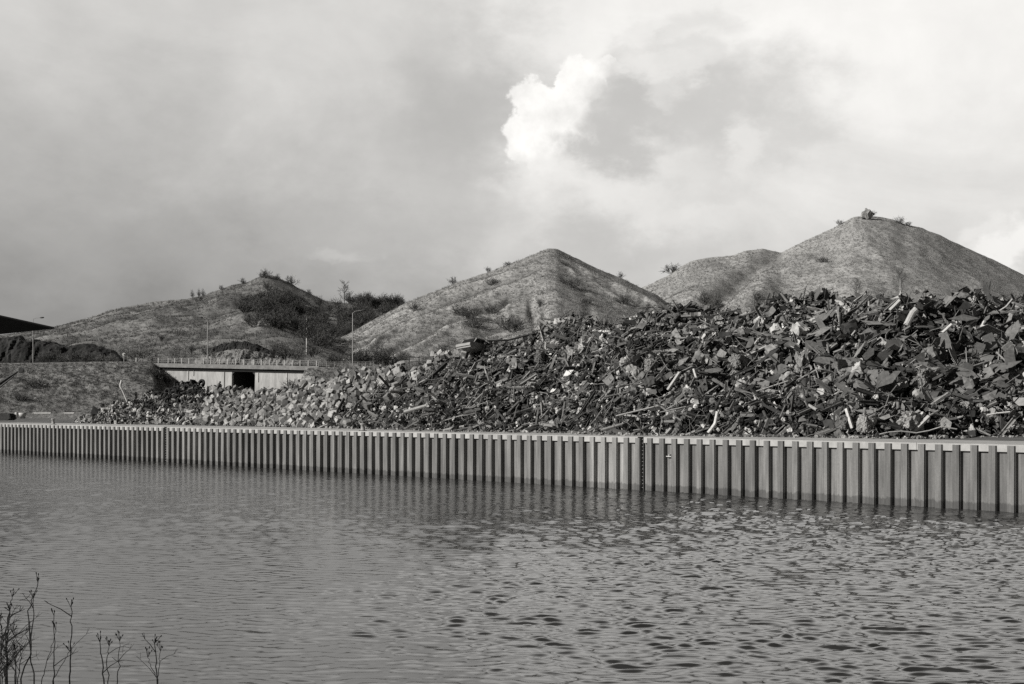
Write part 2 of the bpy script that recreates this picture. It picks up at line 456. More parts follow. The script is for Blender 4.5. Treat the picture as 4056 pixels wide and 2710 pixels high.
# mooring ring on a pan just past the ladder
def ring():
    tt = quay_t(2652); k = round((tt-.8)/PER); t = k*PER+.80
    root = empty('mooring_hook', quay(t, .0, 2.50)); root.rotation_euler.z = math.atan2(RT.y, RT.x)
    tag(root, 'small pale mooring hook bolted in a wall recess beside the ladder', 'mooring hook')
    # local y points inland, so negative y sticks out
    MB().box((-.16,-.03,-.16),(.18,-.003,.16)).build('backing_plate', M_dark, root)
    MB().tube([(-.30,-.10,.0),(.16,-.10,.0)], .035, 8).tube([(-.02,-.03,.12),(-.02,-.12,.14),(-.02,-.12,-.02)], .035, 8).build('hook', M_pale, root)
ring()
def bollard(u, h, label):
    t = quay_t(u)-1.0
    root = empty('bollard', quay(t, -.9, HQ+.006)); tag(root, label, 'bollard', 'mooring bollards on the quay edge')
    prof = [(0,.26),(.06,.26),(.07,.20),(h*.72,.18),(h*.78,.25),(h*.93,.25),(h,.16)]
    mb = MB(); mb.tube([(0,0,z) for z,_ in prof], [r for _,r in prof], 14); mb.build('post', M_mid, root, True)
    MB().box((-.34,-.34,0),(.34,.34,.05)).build('base_plate', M_dark, root)
bollard(197, .78, 'grey steel bollard on the empty quay edge left of all the scrap')
bollard(1431, .72, 'grey steel bollard on the quay edge in front of the pale bales')

# ------------------------------------------------------------------ hills
def band_attr(me, P, band, first):
    a = np.zeros(P.shape[:2]); a[first:first+band.shape[0]] = band
    at_ = me.attributes.new('band', 'FLOAT', 'POINT'); at_.data.foreach_set('value', a.astype(np.float32).ravel())
def column_surface(crest, Yc, Yb, zb, p, ncol, nrow, nback, u0, u1, amp, gully, skirt=True, crest_jit=.45, fn=None, seed=0.):
    cu = np.array([c[0] for c in crest], float); cv = np.array([c[1] for c in crest], float)
    us = np.linspace(u0, u1, ncol)
    # smooth interpolation of the crest line
    vc = np.interp(us, cu, cv); ker = np.hanning(7); ker /= ker.sum()
    vc = np.convolve(np.pad(vc, 3, 'edge'), ker, 'valid')
    YC = Yc(us) if callable(Yc) else np.full_like(us, Yc)
    YB = Yb(us) if callable(Yb) else np.full_like(us, Yb)
    ZC = HC-(vc-VH)/F*YC
    s = np.linspace(0, 1, nrow)
    pp = p(us) if callable(p) else np.full_like(us, p)
    S = s[:,None]
    Yg = YB[None]+(YC-YB)[None]*S
    Zg = zb+(ZC-zb)[None]*(S**pp[None])
    Ug = np.repeat(us[None], nrow, 0)
    Xg = (Ug-CU)/F*(YC[None]*.35+Yg*.65)            # slopes fan out a little towards the viewer
    Xg = (Ug-CU)/F*Yg
    env = np.clip(S*(1-S)*4, 0, 1)**.6
    n_ = fbm(Xg/38+seed, Yg/38, 5)*amp
    gl = -np.abs(fbm(Xg/26+seed+.35*fbm(Xg/50, Yg/50, 2), Yg/170+seed, 3))*gully
    jit = fbm(Xg/5+seed, Yg/5, 3)*crest_jit
    Zg = Zg+(n_+gl)*env+jit*np.clip(S*3, 0, 1)
    if fn: Zg = Zg+fn(Ug, S, Xg, Yg)
    rows = [np.stack([Xg, Yg, Zg], -1)]
    # far side falls away again
    bs = np.linspace(0, 1, nback+1)[1:][:,None]
    drop = (ZC-zb)[None]
    Yk = YC[None]+bs*drop*1.9; Zk = Zg[-1][None]-bs*drop+fbm(Yk/20, (us*.2)[None]+0*Yk, 3)*amp*.5*bs
    rows.append(np.stack([np.repeat(Xg[-1][None], nback, 0), Yk, Zk], -1))
    if skirt:
        f = np.stack([Xg[0], Yg[0]-6, np.full_like(us, 3.2)], -1)[None]; rows.insert(0, f)
        bk = np.stack([Xg[-1], Yk[-1]+8, np.full_like(us, 3.2)], -1)[None]; rows.append(bk)
    P = np.concatenate(rows, 0)
    return P, np.stack([Xg, Yg, Zg], -1), us
class Surf:
    def __init__(s, G, us): s.G = G; s.us = us
    def point(s, u, v):
        """surface point seen at (u, v)"""
        j = int(np.clip(round((u-s.us[0])/(s.us[1]-s.us[0])), 0, len(s.us)-1))
        c = s.G[:, j]; vv = VH-(c[:,2]-HC)/c[:,1]*F
        i = int(np.argmin(np.abs(vv-v)))
        # take the nearest front hit
        ok = np.where(np.abs(vv-v) < 4)[0]
        if len(ok): i = int(ok[0])
        return Vector(c[i])
def hill_mat(name, lo, hi, sc, fsc, stripe=0.):
    m, t, b = new_mat(name)
    pos = t.node('ShaderNodeNewGeometry').outputs['Position']
    big = t.noise(pos, sc, 5., .6); fine = t.noise(pos, fsc, 4., .7); mid = t.noise(t.mapping(pos, (1., 1., 2.2)), fsc*.28, 4., .65)
    val = t.mixf(t.lin(big, .35, .65), lo, hi)
    val = t.m('MULTIPLY', val, t.lin(fine, .33, .62, .62, 1.2)); val = t.m('MULTIPLY', val, t.lin(mid, .3, .66, .84, 1.1))
    ab = t.node('ShaderNodeAttribute'); ab.attribute_name = 'band'; val = t.m('MULTIPLY', val, t.m('ADD', 1., ab.outputs['Fac']))
    t.l.new(grey(t, val), b.inputs['Base Color']); b.inputs['Roughness'].default_value = .95
    b.inputs['Specular IOR Level'].default_value = .05
    bn = t.node('ShaderNodeBump'); bn.inputs['Strength'].default_value = .7; bn.inputs['Distance'].default_value = .6
    t.l.new(fine, bn.inputs['Height']); t.l.new(bn.outputs[0], b.inputs['Normal'])
    return m
M_hillL = hill_mat('slag_grass_dark', .155, .25, .02, .75); M_hillM = hill_mat('slag_grass', .27, .335, .025, .85); M_hillR = hill_mat('slag_grass_pale', .32, .375, .02, .8)

crL = [(-700,1420),(-300,1380),(0,1330),(210,1297),(330,1265),(450,1225),(600,1197),(720,1185),(790,1175),(860,1150),(920,1128),(980,1118),(1040,1090),(1080,1092),(1130,1112),(1200,1150),(1290,1192),(1400,1200),(1500,1200),(1600,1210),(1800,1260),(2100,1330),(2400,1400)]
def fnL(U, S, X, Y):
    # a bench two thirds of the way up, under the little summit, and a hollow to its right
    return np.exp(-((U-1100)/230)**2)*(-7.)*np.exp(-((S-.72)/.10)**2)+np.exp(-((U-1420)/190)**2)*(-9.)*np.exp(-((S-.55)/.25)**2)
PL, GL, uL = column_surface(crL, 800, lambda u: np.full_like(u, 345.), 14.5, 1.12, 420, 150, 14, -1100, 2400, 5.5, 5., fn=fnL, seed=3.)
me_ = grid_mesh('hill', PL); Us = np.repeat(uL[None], GL.shape[0], 0); Ss = np.linspace(0, 1, GL.shape[0])[:,None]+0*Us
band_attr(me_, PL, np.clip(fbm(Us/130, Ss*26+fbm(Us/90, Ss*5, 2)*3, 4)*.7, -.5, .4), 1)
tag(link('hill', me_, M_hillL, None, True), kind='structure')
SL = Surf(GL, uL)
crM = [(1000,1440),(1180,1425),(1250,1395),(1330,1350),(1420,1300),(1500,1256),(1600,1203),(1700,1162),(1800,1123),(1934,1079),(2050,1034),(2112,1009),(2150,993),(2173,985),(2206,985),(2246,1005),(2300,1031),(2380,1070),(2483,1114),(2599,1168),(2650,1205),(2720,1255),(2800,1310),(2950,1390),(3100,1450)]
def depthM(U, S):
    zc = HC-(np.interp(U, *zip(*crM))-VH)/F*640; return (1-S)*(zc-14.5)
def tracks(U, S, X, Y):
    """worn haul tracks and grass strips running parallel to the skyline, a few metres below it"""
    D = depthM(U, S)+fbm(U/120, S*6, 3)*2.2
    h = np.zeros_like(D)
    fl = np.clip((2170-U)/160, 0, 1)*np.clip((U-1230)/60, 0, 1); fr = np.clip((U-2215)/60, 0, 1)
    for d, w_, k in ((3., 1.0, -.9), (5.2, 1.2, .8), (9., 1.3, -1.), (12.5, 1.5, .9), (18, 1.7, -1.), (22, 1.6, .8), (28, 2., -.9)): h += k*np.exp(-((D-d-(2170-U)*.004*d/9)/w_)**2)*fl
    for d, w_, k in ((2.2, .8, -1.), (4., .9, .9), (7., 1.1, -1.2), (9.5, 1.2, .8), (15, 1.4, -.7)): h += k*np.exp(-((D-d-(U-2215)*.006)/w_)**2)*fr
    return h
def fnM(U, S, X, Y):
    cut = -2.6*np.exp(-((U-2080-(1-S)*60)/16)**2)*np.exp(-((S-.50)/.12)**2)-2.2*np.exp(-((U-2155)/12)**2)*np.exp(-((S-.36)/.12)**2)-.9*np.exp(-((U-2290-(1-S)*90)/20)**2)*np.exp(-((S-.5)/.2)**2)
    scar = -3.*np.exp(-((S-.36-.04*fbm(U/60, S*0, 2))/.018)**2)*np.exp(-((U-1560)/70)**2)
    return (tracks(U, S, X, Y)*2.2+cut+scar)*np.clip((1-S)*9, 0, 1)
PM, GM, uM = column_surface(crM, 640, lambda u: np.full_like(u, 350.), 14.5, 1.22, 520, 200, 14, 1000, 3100, 3.0, 2.6, fn=fnM, seed=11.)
me_ = grid_mesh('hill', PM); Us = np.repeat(uM[None], GM.shape[0], 0); Ss = np.linspace(0, 1, GM.shape[0])[:,None]+0*Us
band_attr(me_, PM, np.clip(tracks(Us, Ss, GM[...,0], GM[...,1])*.38+fbm(Us/40, Ss*14, 4)*.12, -.5, .4), 1)
tag(link('hill', me_, M_hillM, None, True), kind='structure')
SM = Surf(GM, uM)
crR = [(2200,1330),(2400,1215),(2560,1132),(2640,1095),(2690,1062),(2740,1034),(2800,1022),(2900,1012),(2960,992),(3020,985),(3070,996),(3095,1000),(3150,972),(3220,938),(3290,908),(3340,880),(3380,860),(3430,853),(3480,858),(3530,868),(3580,888),(3640,900),(3720,930),(3800,970),(3900,1012),(4000,1062),(4100,1112),(4300,1210),(4600,1340),(4900,1440)]
def fnR(U, S, X, Y):
    # the gully between the shoulder and the summit cone, running down to the left
    c = 3090-(1-S)*620
    return -6.*np.exp(-((U-c)/60)**2)*np.clip((1-S)*6, 0, 1)+3.*np.exp(-((U-c-190)/90)**2)*np.clip((1-S)*5, 0, 1)
PR, GR, uR = column_surface(crR, 760, lambda u: np.full_like(u, 420.), 12., 1.1, 440, 150, 14, 2200, 4900, 2.6, 3.0, fn=fnR, seed=29.)
me_ = grid_mesh('hill', PR); Us = np.repeat(uR[None], GR.shape[0], 0); Ss = np.linspace(0, 1, GR.shape[0])[:,None]+0*Us
band_attr(me_, PR, np.clip(fbm((Us+Ss*700)/60, (Ss*700-Us)/420, 4)*.22, -.25, .25), 1)
tag(link('hill', me_, M_hillR, None, True), kind='structure')
SR = Surf(GR, uR)

# banks behind the road; near-black colour puts hollow shade into them
M_shade_soil = mat('shade_dark_soil', .012, .045, .4, .95, .8, 1.2, bdist=.3)
def mound(crest, Yc, Yb, u0, u1, vb, name='shade_bank'):
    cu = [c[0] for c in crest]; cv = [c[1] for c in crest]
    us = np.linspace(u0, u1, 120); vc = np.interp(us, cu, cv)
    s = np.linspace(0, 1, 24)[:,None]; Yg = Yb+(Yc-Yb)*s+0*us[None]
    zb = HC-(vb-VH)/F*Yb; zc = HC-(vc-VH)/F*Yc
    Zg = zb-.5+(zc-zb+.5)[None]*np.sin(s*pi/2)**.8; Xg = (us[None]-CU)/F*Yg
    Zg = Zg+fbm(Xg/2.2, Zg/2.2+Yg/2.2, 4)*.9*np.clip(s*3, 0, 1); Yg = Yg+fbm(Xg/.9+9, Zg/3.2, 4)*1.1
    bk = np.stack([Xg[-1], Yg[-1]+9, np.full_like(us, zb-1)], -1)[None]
    o = link(name, grid_mesh(name, np.concatenate([np.stack([Xg,Yg,Zg],-1), bk], 0)), M_shade_soil, None, False)
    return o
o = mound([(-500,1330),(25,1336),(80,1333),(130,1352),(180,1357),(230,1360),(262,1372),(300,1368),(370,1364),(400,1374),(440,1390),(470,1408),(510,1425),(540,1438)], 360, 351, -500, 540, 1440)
tag(o, 'long earth bank coloured dark for shade behind the road below the shed roof', 'earth bank')
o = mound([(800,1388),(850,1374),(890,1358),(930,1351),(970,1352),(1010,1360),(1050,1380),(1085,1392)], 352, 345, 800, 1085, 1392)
tag(o, 'low rounded earth bank coloured dark for a shaded hollow behind the bridge railing', 'earth bank')

o = mound([(770,1434),(820,1412),(870,1394),(920,1386),(975,1386),(1040,1396),(1110,1412),(1190,1432)], 340, 331, 770, 1190, 1440, 'bank')
o.data.materials.clear(); o.data.materials.append(M_hillL); tag(o, kind='structure')
# ------------------------------------------------------------------ road embankment and bridge
YBL, YBRt = 308., 296.
M_bank = hill_mat('embankment_grass', .165, .26, .05, .9)
def embank(u0, u1, vtop, toeY, name, endfn=None, seed=0, YBR=308.):
    us = np.linspace(u0, u1, 220); s = np.linspace(0, 1, 60)[:,None]
    vt = np.interp(us, [c[0] for c in vtop], [c[1] for c in vtop])
    zt = HC-(vt-VH)/F*YBR
    if endfn: k = endfn(us)
    else: k = np.ones_like(us)
    Yt = YBR-(1-k)*6
    toe = np.full_like(us, toeY)+ (1-k)*12
    Yg = toe[None]+(Yt-toe)[None]*s
    zz = 4.7+(zt-4.7)*k
    Zg = 4.7+(zz-4.7)[None]*s+fbm((us[None]-CU)/F*Yg/2.5+seed, Yg/2.5, 4)*.8*np.sin(np.clip(s,0,1)*pi)**.5
    Xg = (us[None]-CU)/F*Yg
    top = np.stack([Xg[-1], np.full_like(us, YBR+.0), Zg[-1]-.02], -1)[None]
    top2 = np.stack([Xg[-1]*1.04, np.full_like(us, YBR+13), Zg[-1]-.05], -1)[None]
    bk = np.stack([Xg[-1]*1.1, np.full_like(us, YBR+40), np.full_like(us, 4.)], -1)[None]
    G = np.stack([Xg,Yg,Zg],-1)
    o = link(name, grid_mesh(name, np.concatenate([np.stack([Xg[0], Yg[0]-2.5, np.full_like(us, 3.4)], -1)[None], G, top2, bk], 0)), M_bank, None, True); tag(o, kind='structure')
    return Surf(G, us)
SE = embank(-900, 720, [(-900,1440),(100,1438),(400,1433),(560,1432),(640,1443),(720,1446)], 280, 'embankment', lambda u: np.clip(1-(u-608)/100, 0., 1.)**.8)
SE2 = embank(1120, 2700, [(1120,1470),(1200,1458),(1300,1453),(1700,1447),(2700,1440)], 276, 'embankment', lambda u: np.clip((u-1140)/70, 0., 1.), seed=5, YBR=295.)
def bridge():
    # the deck comes nearer to the right and falls slightly
    p0, p1 = atz((600), YBL, 0.), atz(1262, YBRt, 0.); A = (p1-p0).normalized(); zl = HC-(1438-VH)/F*YBL; fall = zl-(HC-(1451-VH)/F*YBRt); Bk = Vector((-A.y, A.x, 0)); zd = 0.
    root = empty('road_bridge', p0+Vector((0,0,zl))); root.rotation_euler = (0, math.atan(fall/(p1-p0).length), math.atan2(A.y, A.x))
    tag(root, 'low concrete road bridge with white walls, square dark underpass and railing', 'bridge')
    def X(u):
        k = (u-CU)/F; return (k*p0.y-p0.x)/(A.x-k*A.y)
    Lb = X(1262); th = .88
    MB().box((0,.0,zd-th),(Lb,12,zd)).build('deck', mat('deck_concrete', .19, .28, .5, .9, .2, 4., fine=(2., .8, 1.1)), root)
    MB().box((.4,.45,zd-th-.62),(X(1226),11.6,zd-th-.003)).build('girder', M_black, root)  # near-black colour puts the shade under the deck into the girder
    mw = mat('white_concrete', .33, .56, .45, .9, .2, 3., stretch=(1.6, 1.6, .35), fine=(1.2, .78, 1.08))
    wy = .62; zt_ = zd-th-.625
    def wallpart(u0, u1): return MB().box((X(u0), wy, -12.), (X(u1), wy+.8, zt_)).build('abutment_wall', mw, root)
    a1 = wallpart(630, 914); a2 = wallpart(1006, 1228)
    for u, par, zb in ((741, a1, -3.6), (762, a1, -2.6), (884, a1, -6.), (1019, a2, -3.6), (1133, a2, -4.)):
        MB().tube([(X(u), wy-.05, zb), (X(u), wy-.05, zt_-.05)], .09, 6).build('drain_pipe', M_pale if u != 884 else M_mid, par)
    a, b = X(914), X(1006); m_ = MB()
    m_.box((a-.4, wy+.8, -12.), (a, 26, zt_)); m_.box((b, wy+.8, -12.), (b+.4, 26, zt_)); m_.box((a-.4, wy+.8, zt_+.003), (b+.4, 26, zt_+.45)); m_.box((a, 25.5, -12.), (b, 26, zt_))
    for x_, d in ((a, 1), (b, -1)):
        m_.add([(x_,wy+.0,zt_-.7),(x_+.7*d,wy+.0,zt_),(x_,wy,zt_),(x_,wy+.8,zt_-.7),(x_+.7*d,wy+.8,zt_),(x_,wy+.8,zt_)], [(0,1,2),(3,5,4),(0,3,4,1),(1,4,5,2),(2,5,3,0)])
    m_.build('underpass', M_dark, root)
    rl = empty('railing', (0,.2,zd)); rl.parent = root
    pm = MB().box((-.055,-.05,0),(.055,.05,1.15)).mesh('post'); pm.materials.append(M_pale)
    for u in [625,664,690,717,746,775,804,833,862,868,900,931,964,997,1003,1034,1065,1095,1125,1156,1187,1219,1252]:
        o_ = bpy.data.objects.new('post', pm); COL.objects.link(o_); o_.parent = rl; o_.location = (X(u), 0, .003)
    for h in (.42, .78, 1.12): MB().tube([(.3,0,h),(Lb-.2,0,h)], .035, 5).build('rail', M_mid, rl)
    ln = [(atz(-900, YBL, 0), 1441.), (p0-A*2, 1438)]
    zr = zl+.06; mb = MB()
    l0, r0 = atz(-900, YBL, zr), atz(1900, 296, zr-fall); q0, q1 = p0+Vector((0,0,zr)), p1+Vector((0,0,zr-fall))
    pts = [l0, q0, q1, r0]; wd = [Vector((0,2.4,0)), Bk*2.4, Bk*2.4, Vector((0,2.4,0))]; we = [Vector((0,10.5,0)), Bk*10.5, Bk*10.5, Vector((0,10.5,0))]
    mb.add([p+w_ for p, w_ in zip(pts, wd)]+[p+w_ for p, w_ in zip(pts, we)], [(i,i+1,i+5,i+4) for i in range(3)])
    tag(mb.build('road', mat('asphalt', .045, .07, 2., .9)), kind='structure')
bridge()
def fence():
    Yf = 296.
    root = empty('roadside_fence', at(1365, 1452, Yf)); inv = Matrix.Translation(-Vector(root.location))
    tag(root, 'low pale post and rail fence continuing beyond the bridge railing', 'fence')
    pm = MB().box((-.06,-.06,0),(.06,.06,1.)).mesh('post'); pm.materials.append(M_mid)
    ln = lambda u: at(u, 1453-(u-1260)*.004, Yf)
    for u in range(1262, 1480, 31):
        o = bpy.data.objects.new('post', pm); COL.objects.link(o); o.parent = root; o.location = inv @ ln(u)
    for h in (.35, .65, .95):
        MB().tube([inv @ (ln(1262)+Vector((0,-.07,h))), inv @ (ln(1478)+Vector((0,-.07,h)))], .04, 5).build('rail', M_mid, root)
fence()
def lamp(u, vb, vt, du, dv, Y, label, dark=False):
    b = at(u, vb, Y); h = at(u, vt, Y).z-b.z
    root = empty('street_lamp', b); tag(root, label, 'street lamp', 'street lamps along the road')
    dx = du/F*Y; dz = -dv/F*Y
    MB().tube([(0,0,-3.5),(0,0,1.2),(0,0,h*.6),(0,0,h)], [.14,.12,.10,.07], 8).build('pole', M_mid, root, True)
    MB().tube([(0,0,h-.05),(dx*.2,0,h+dz*.6),(dx*.62,0,h+dz*.85)], .055, 6).build('arm', M_mid, root)
    a = math.atan2(dz*.3, dx) if dx > 0 else math.atan2(dz*.3, dx)
    m_ = MB(); x0, x1 = dx*.60, dx*1.0; z0, z1 = h+dz*.84, h+dz
    m_.tube([(x0,0,z0),(x0+(x1-x0)*.3,0,z0+(z1-z0)*.3),(x0+(x1-x0)*.8,0,z0+(z1-z0)*.8),(x1,0,z1)], [.07,.17,.17,.06], 8); m_.build('lamp_head', M_dark, root, True)
lamp(131, 1437, 1264, 44, -6, 343, 'street lamp on the embankment whose head rises over the dark shed roof')
lamp(822, 1442, 1275, -30, -19, 309, 'street lamp standing behind the bridge railing, its arm pointing left')
lamp(1397, 1452, 1240, 54, -12, 302, 'tallest street lamp, beside the fence in front of the middle slag hill')
def round_sign():
    b = at(491, 1436, 309.); root = empty('road_sign', b); tag(root, 'small round white road sign on a thin post on the embankment', 'road sign')
    MB().tube([(0,0,0),(0,0,1.75)], .06, 6).build('post', M_pale, root)
    MB().tube([(0,-.08,1.75),(0,-.14,1.75)], .36, 16).build('sign_disc', M_pale, root)
    MB().tube([(.16,-.142,1.68),(.16,-.16,1.68)], .2, 12).build('symbol', M_dark, root)
round_sign()
def marker():
    b = at(540, 1436, 309.); root = empty('marker_post', b); tag(root, 'short marker post with pale face and dark side near the bridge end', 'marker post')
    MB().box((-.16,-.1,0),(.06,.1,1.05)).build('post', M_pale, root); MB().box((.063,-.1,0),(.34,.1,.7)).build('reflector', M_dark, root)
marker()
def warn_sign():
    b = at(1698, 1452, 295.); root = empty('warning_sign', b); tag(root, 'dark triangular warning sign on a post beside the main scrap heap', 'road sign')
    MB().tube([(0,0,-1.),(0,0,1.3)], .06, 6).build('post', M_dark, root)
    M_ = Matrix.Translation((0,-.07,0)) @ Matrix.Rotation(R(90), 4, 'X')
    MB().prism([(-.42,1.25),(.42,1.25),(0,2.0)], 0, .04, M_).build('sign_triangle', M_dark, root)
    MB().box((-.38,-.1,.72),(.38,-.06,1.15)).build('lower_plate', M_dark, root)
warn_sign()
def gate_frame():
    root = empty('gate_frame', at(1619, 1454, 295.)); inv = Matrix.Translation(-Vector(root.location)); tag(root, 'dark open metal gate frame of three posts beyond the pale bales', 'gate frame')
    for u in (1580, 1621, 1660):
        p = inv @ at(u, 1454, 295.); q = inv @ at(u, 1416, 295.); MB().box((p.x-.09,p.y-.09,p.z-.8),(p.x+.09,p.y+.09,q.z)).build('post', M_dark, root)
    p = inv @ at(1578, 1417, 295.); q = inv @ at(1662, 1417, 295.); MB().box((p.x-.1,-.1,p.z+.003),(q.x+.1,.1,p.z+.16)).build('crossbar', M_dark, root)
    p = inv @ at(1621, 1452, 295.); 
gate_frame()

# ------------------------------------------------------------------ canopy roof and loading machine at the left edge
def canopy():
    A, B, C = at(216, 1296, 330), at(-250, 1193, 325), at(-150, 1334, 338)
    root = empty('canopy_shed', (B.x, 332, 13.5)); inv = Matrix.Translation(-Vector(root.location))
    tag(root, 'black canopy roof jutting in above the darkened earth bank, before the left slag hill', 'shed')
    Dp = B+C-A; th = Vector((0,0,-.35))
    V = [A,B,Dp,C]; V = V+[p+th for p in V]
    MB().add(V, [(0,1,2,3),(7,6,5,4),(0,4,5,1),(1,5,6,2),(2,6,7,3),(3,7,4,0)], inv).build('roof', M_black, root)
    for p in ((B*.75+A*.25), (Dp*.7+C*.3), B*.95+A*.05, Dp*.95+C*.05):
        q = inv @ p; MB().box((q.x-.25,q.y-.25,0),(q.x+.25,q.y+.25,q.z-.36)).build('column', M_dark, root)
canopy()
def handler():
    Y = 205.; g = atz(-60, Y, HQ+.3)
    root = empty('material_handler', g); inv = Matrix.Translation(-Vector(root.location)); tag(root, 'dark scrap loading crane with raised boom, cut off by the left edge of the quay', 'excavator')
    def P(u, v, dy=0): return inv @ at(u, v, Y+dy)
    e = P(52, 1648); w0 = P(-190, 1648)
    m_ = MB()
    for dy in (-1.5, 1.1):
        prof = [(w0.x, .15),(w0.x+.4, 0.),(e.x-.4, 0.),(e.x, .3),(e.x-.1, .8),(e.x-.5, 1.0),(w0.x+.4,1.0),(w0.x,.8)]
        Mx = Matrix.Translation((0, dy, 0)) @ Matrix.Rotation(R(90), 4, 'X'); m2 = MB().prism(prof, -.5, 0, Mx).build('track', M_dark, root)
    MB().box((w0.x+1.2,-1.3,.75),(e.x-1.3,1.3,1.05)).build('chassis', M_dark, root)
    MB().box((w0.x+.5,-1.4,1.053),(w0.x+5.4,1.4,2.5)).build('body', M_dark, root)
    MB().box((w0.x+5.0,-1.5,1.3),(w0.x+6.4,-.4,3.0)).build('cab', M_black, root)
    # boom: tapered box girder with a hydraulic ram beneath, pinned head
    a = P(-110, 1598); b = P(70, 1472); hd = P(85, 1466)
    MB().tube([a, (a+b)/2+Vector((0,0,.15)), b], [.34,.30,.16], 4).build('boom', M_dark, root)
    MB().tube([P(-70,1588,-.3), P(22,1516,-.3), P(55,1490,-.3)], [.12,.12,.09], 8).build('ram', M_dark, root)
    MB().tube([hd+Vector((0,-.3,0)), hd+Vector((0,.3,0))], .36, 12).build('boom_head', M_dark, root)
handler()
def yard_bits():
    g = atz(66, 231, HQ+.5)
    root = empty('drum', g); tag(root, 'upright white drum on the ground beside the loading crane', 'drum')
    MB().tube([(0,0,0),(0,0,.8),(0,0,.83),(0,0,.88)], [.3,.3,.27,.27], 12).build('body', M_pale, root, False); MB().tube([(0,0,.885),(0,0,.91)], .2, 10).build('lid', M_mid, root)
    root = empty('skip_tub', atz(90, 233, HQ+.5)); tag(root, 'white bowl shaped tub beside the white drum on the far quay', 'tub')
    m_ = MB(); m_.tube([(0,0,.1),(0,0,.35),(0,0,.8)], [.3,.55,.72], 12); m_.build('bowl', M_pale, root, True); MB().box((-.35,-.3,-.15),(.35,.3,.1)).build('stand', M_dark, root)
    for u0, u1, l in ((130,202,'longer of two white pipes lying at the foot of the embankment'),(250,294,'shorter of two white pipes lying at the foot of the embankment')):
        a, b = atz(u0, 274, HQ+1.05), atz(u1, 274, HQ+1.05)
        c = (a+b)/2; h = (b-a)/2
        o = MB().tube([-h, h], .16, 8).tube([-h*.98, -h*.94], .20, 8).tube([h*.94, h*.98], .20, 8).build('pipe', M_pale); o.location = c
        tag(o, l, 'pipe', 'white pipes at the embankment foot')
yard_bits()

# ------------------------------------------------------------------ vegetation
M_twig = mat('bare_twigs', .05, .11, 1.2, .9, coords='obj')
M_twigl = mat('pale_twigs', .12, .20, 1.2, .9, coords='obj')
M_birch = mat('birch_bark', .42, .62, 1.5, .8, coords='obj', stretch=(1,1,4))
def ribbon(V, Fs, p, q, w0, w1, g):
    d = q-p; a = Vector((g.normal(), g.normal(), g.normal())).cross(d)
    if a.length < 1e-6: return
    a.normalize(); o = len(V)
    V += [tuple(p-a*w0), tuple(p+a*w0), tuple(q+a*w1), tuple(q-a*w1)]; Fs.append((o,o+1,o+2,o+3))
def shrub_mesh(name, seed, h=3.5, spread=.8, stems=14, lv=3, w=.05, twigs=5, m=None):
    g = np.random.default_rng(seed); V = []; Fs = []
    def grow(p, d, l, lev, wd):
        q = p
        n = 3
        for i in range(n):
            d = (d+Vector((g.normal(), g.normal(), g.normal()*.6+.10))*.16).normalized(); q2 = q+d*l/n
            ribbon(V, Fs, q, q2, wd*(1-.2*i/n), wd*(.9-.25*i/n), g)
            if lev > 0:
                for k in range(2 if lev > 1 else max(1, twigs//2)):
                    if g.random() < .8:
                        dd = (d+Vector((g.normal(), g.normal(), g.normal()*.7+.25))*.75).normalized(); grow(q2, dd, l*g.uniform(.42,.66), lev-1, wd*.62)
            q = q2
    for k in range(stems):
        a = g.random()*2*pi; r = g.random()*spread
        d = Vector((cos(a)*r, sin(a)*r, 1.)).normalized()
        grow(Vector((cos(a)*.15*r*h, sin(a)*.15*r*h, -.15)), d, h*g.uniform(.4,.62), lv-1, w)
    me = bpy.data.meshes.new(name); me.from_pydata(V, [], Fs); me.update(); me.materials.append(m or M_twig)
    return me
shrubs = [shrub_mesh('bare_shrub', 40+i, 3.4, .95, 16, 3, .055) for i in range(5)]
wides = [shrub_mesh('bare_shrub', 60+i, 3.0, 1.7, 22, 3, .06) for i in range(3)]
pales = [shrub_mesh('bare_shrub', 90+i, 3.2, 1.1, 14, 3, .05, m=M_twigl) for i in range(3)]
def put(me, name, p, s, label, cat, group=None, sz=None):
    o = bpy.data.objects.new(name, me); COL.objects.link(o); o.location = p
    o.rotation_euler = (0, 0, random.uniform(0, 6.28)); o.scale = (s, s, sz or s)
    return tag(o, label, cat, group)
# thicket on the dark hill
def thicket():
    n = 0; tries = 0
    poly_top = [(950,1190),(1000,1175),(1080,1150),(1160,1160),(1250,1195),(1350,1205),(1450,1195),(1540,1185),(1600,1200)]
    poly_bot = [(950,1230),(1000,1290),(1080,1305),(1150,1310),(1250,1370),(1300,1375),(1360,1330),(1440,1290),(1520,1245),(1600,1215)]
    while n < 150 and tries < 2000:
        tries += 1
        u = random.uniform(960, 1590); t0 = np.interp(u, *zip(*poly_top)); b0 = np.interp(u, *zip(*poly_bot)); v = random.uniform(t0+18, b0+6)
        p = SL.point(u, v)
        put(random.choice(shrubs+wides), 'bare_shrub', p, random.uniform(1.3, 2.3), 'dark leafless shrub in the dense thicket on the left slag hill', 'shrub', 'shrubs of the thicket on the left slag hill'); n += 1
thicket()
for u, v, s, l in [(1055,1100,1.9,'tall leafless shrub on the very summit of the left slag hill'),(1035,1098,1.2,'small leafless shrub just left of the left hill summit shrub'),
                 (1100,1108,1.2,'low leafless shrub right of the left hill summit, on its falling crest'),(1155,1128,2.1,'spreading leafless shrub furthest down the summit crest of the left hill'),
                 (965,1122,1.3,'thin leafless shrub on the left hill crest short of the summit'),(1060,1150,1.9,'dark shrub under the left hill summit, above the thicket'),
                 (1225,1165,1.2,'thin leafless shrub where the left hill crest meets the thicket'),(880,1150,1.1,'low dark shrub at the step in the left hill crest')]:
    put(random.choice(shrubs), 'bare_shrub', SL.point(u, v), s, l, 'shrub', 'shrubs on the left hill crest')
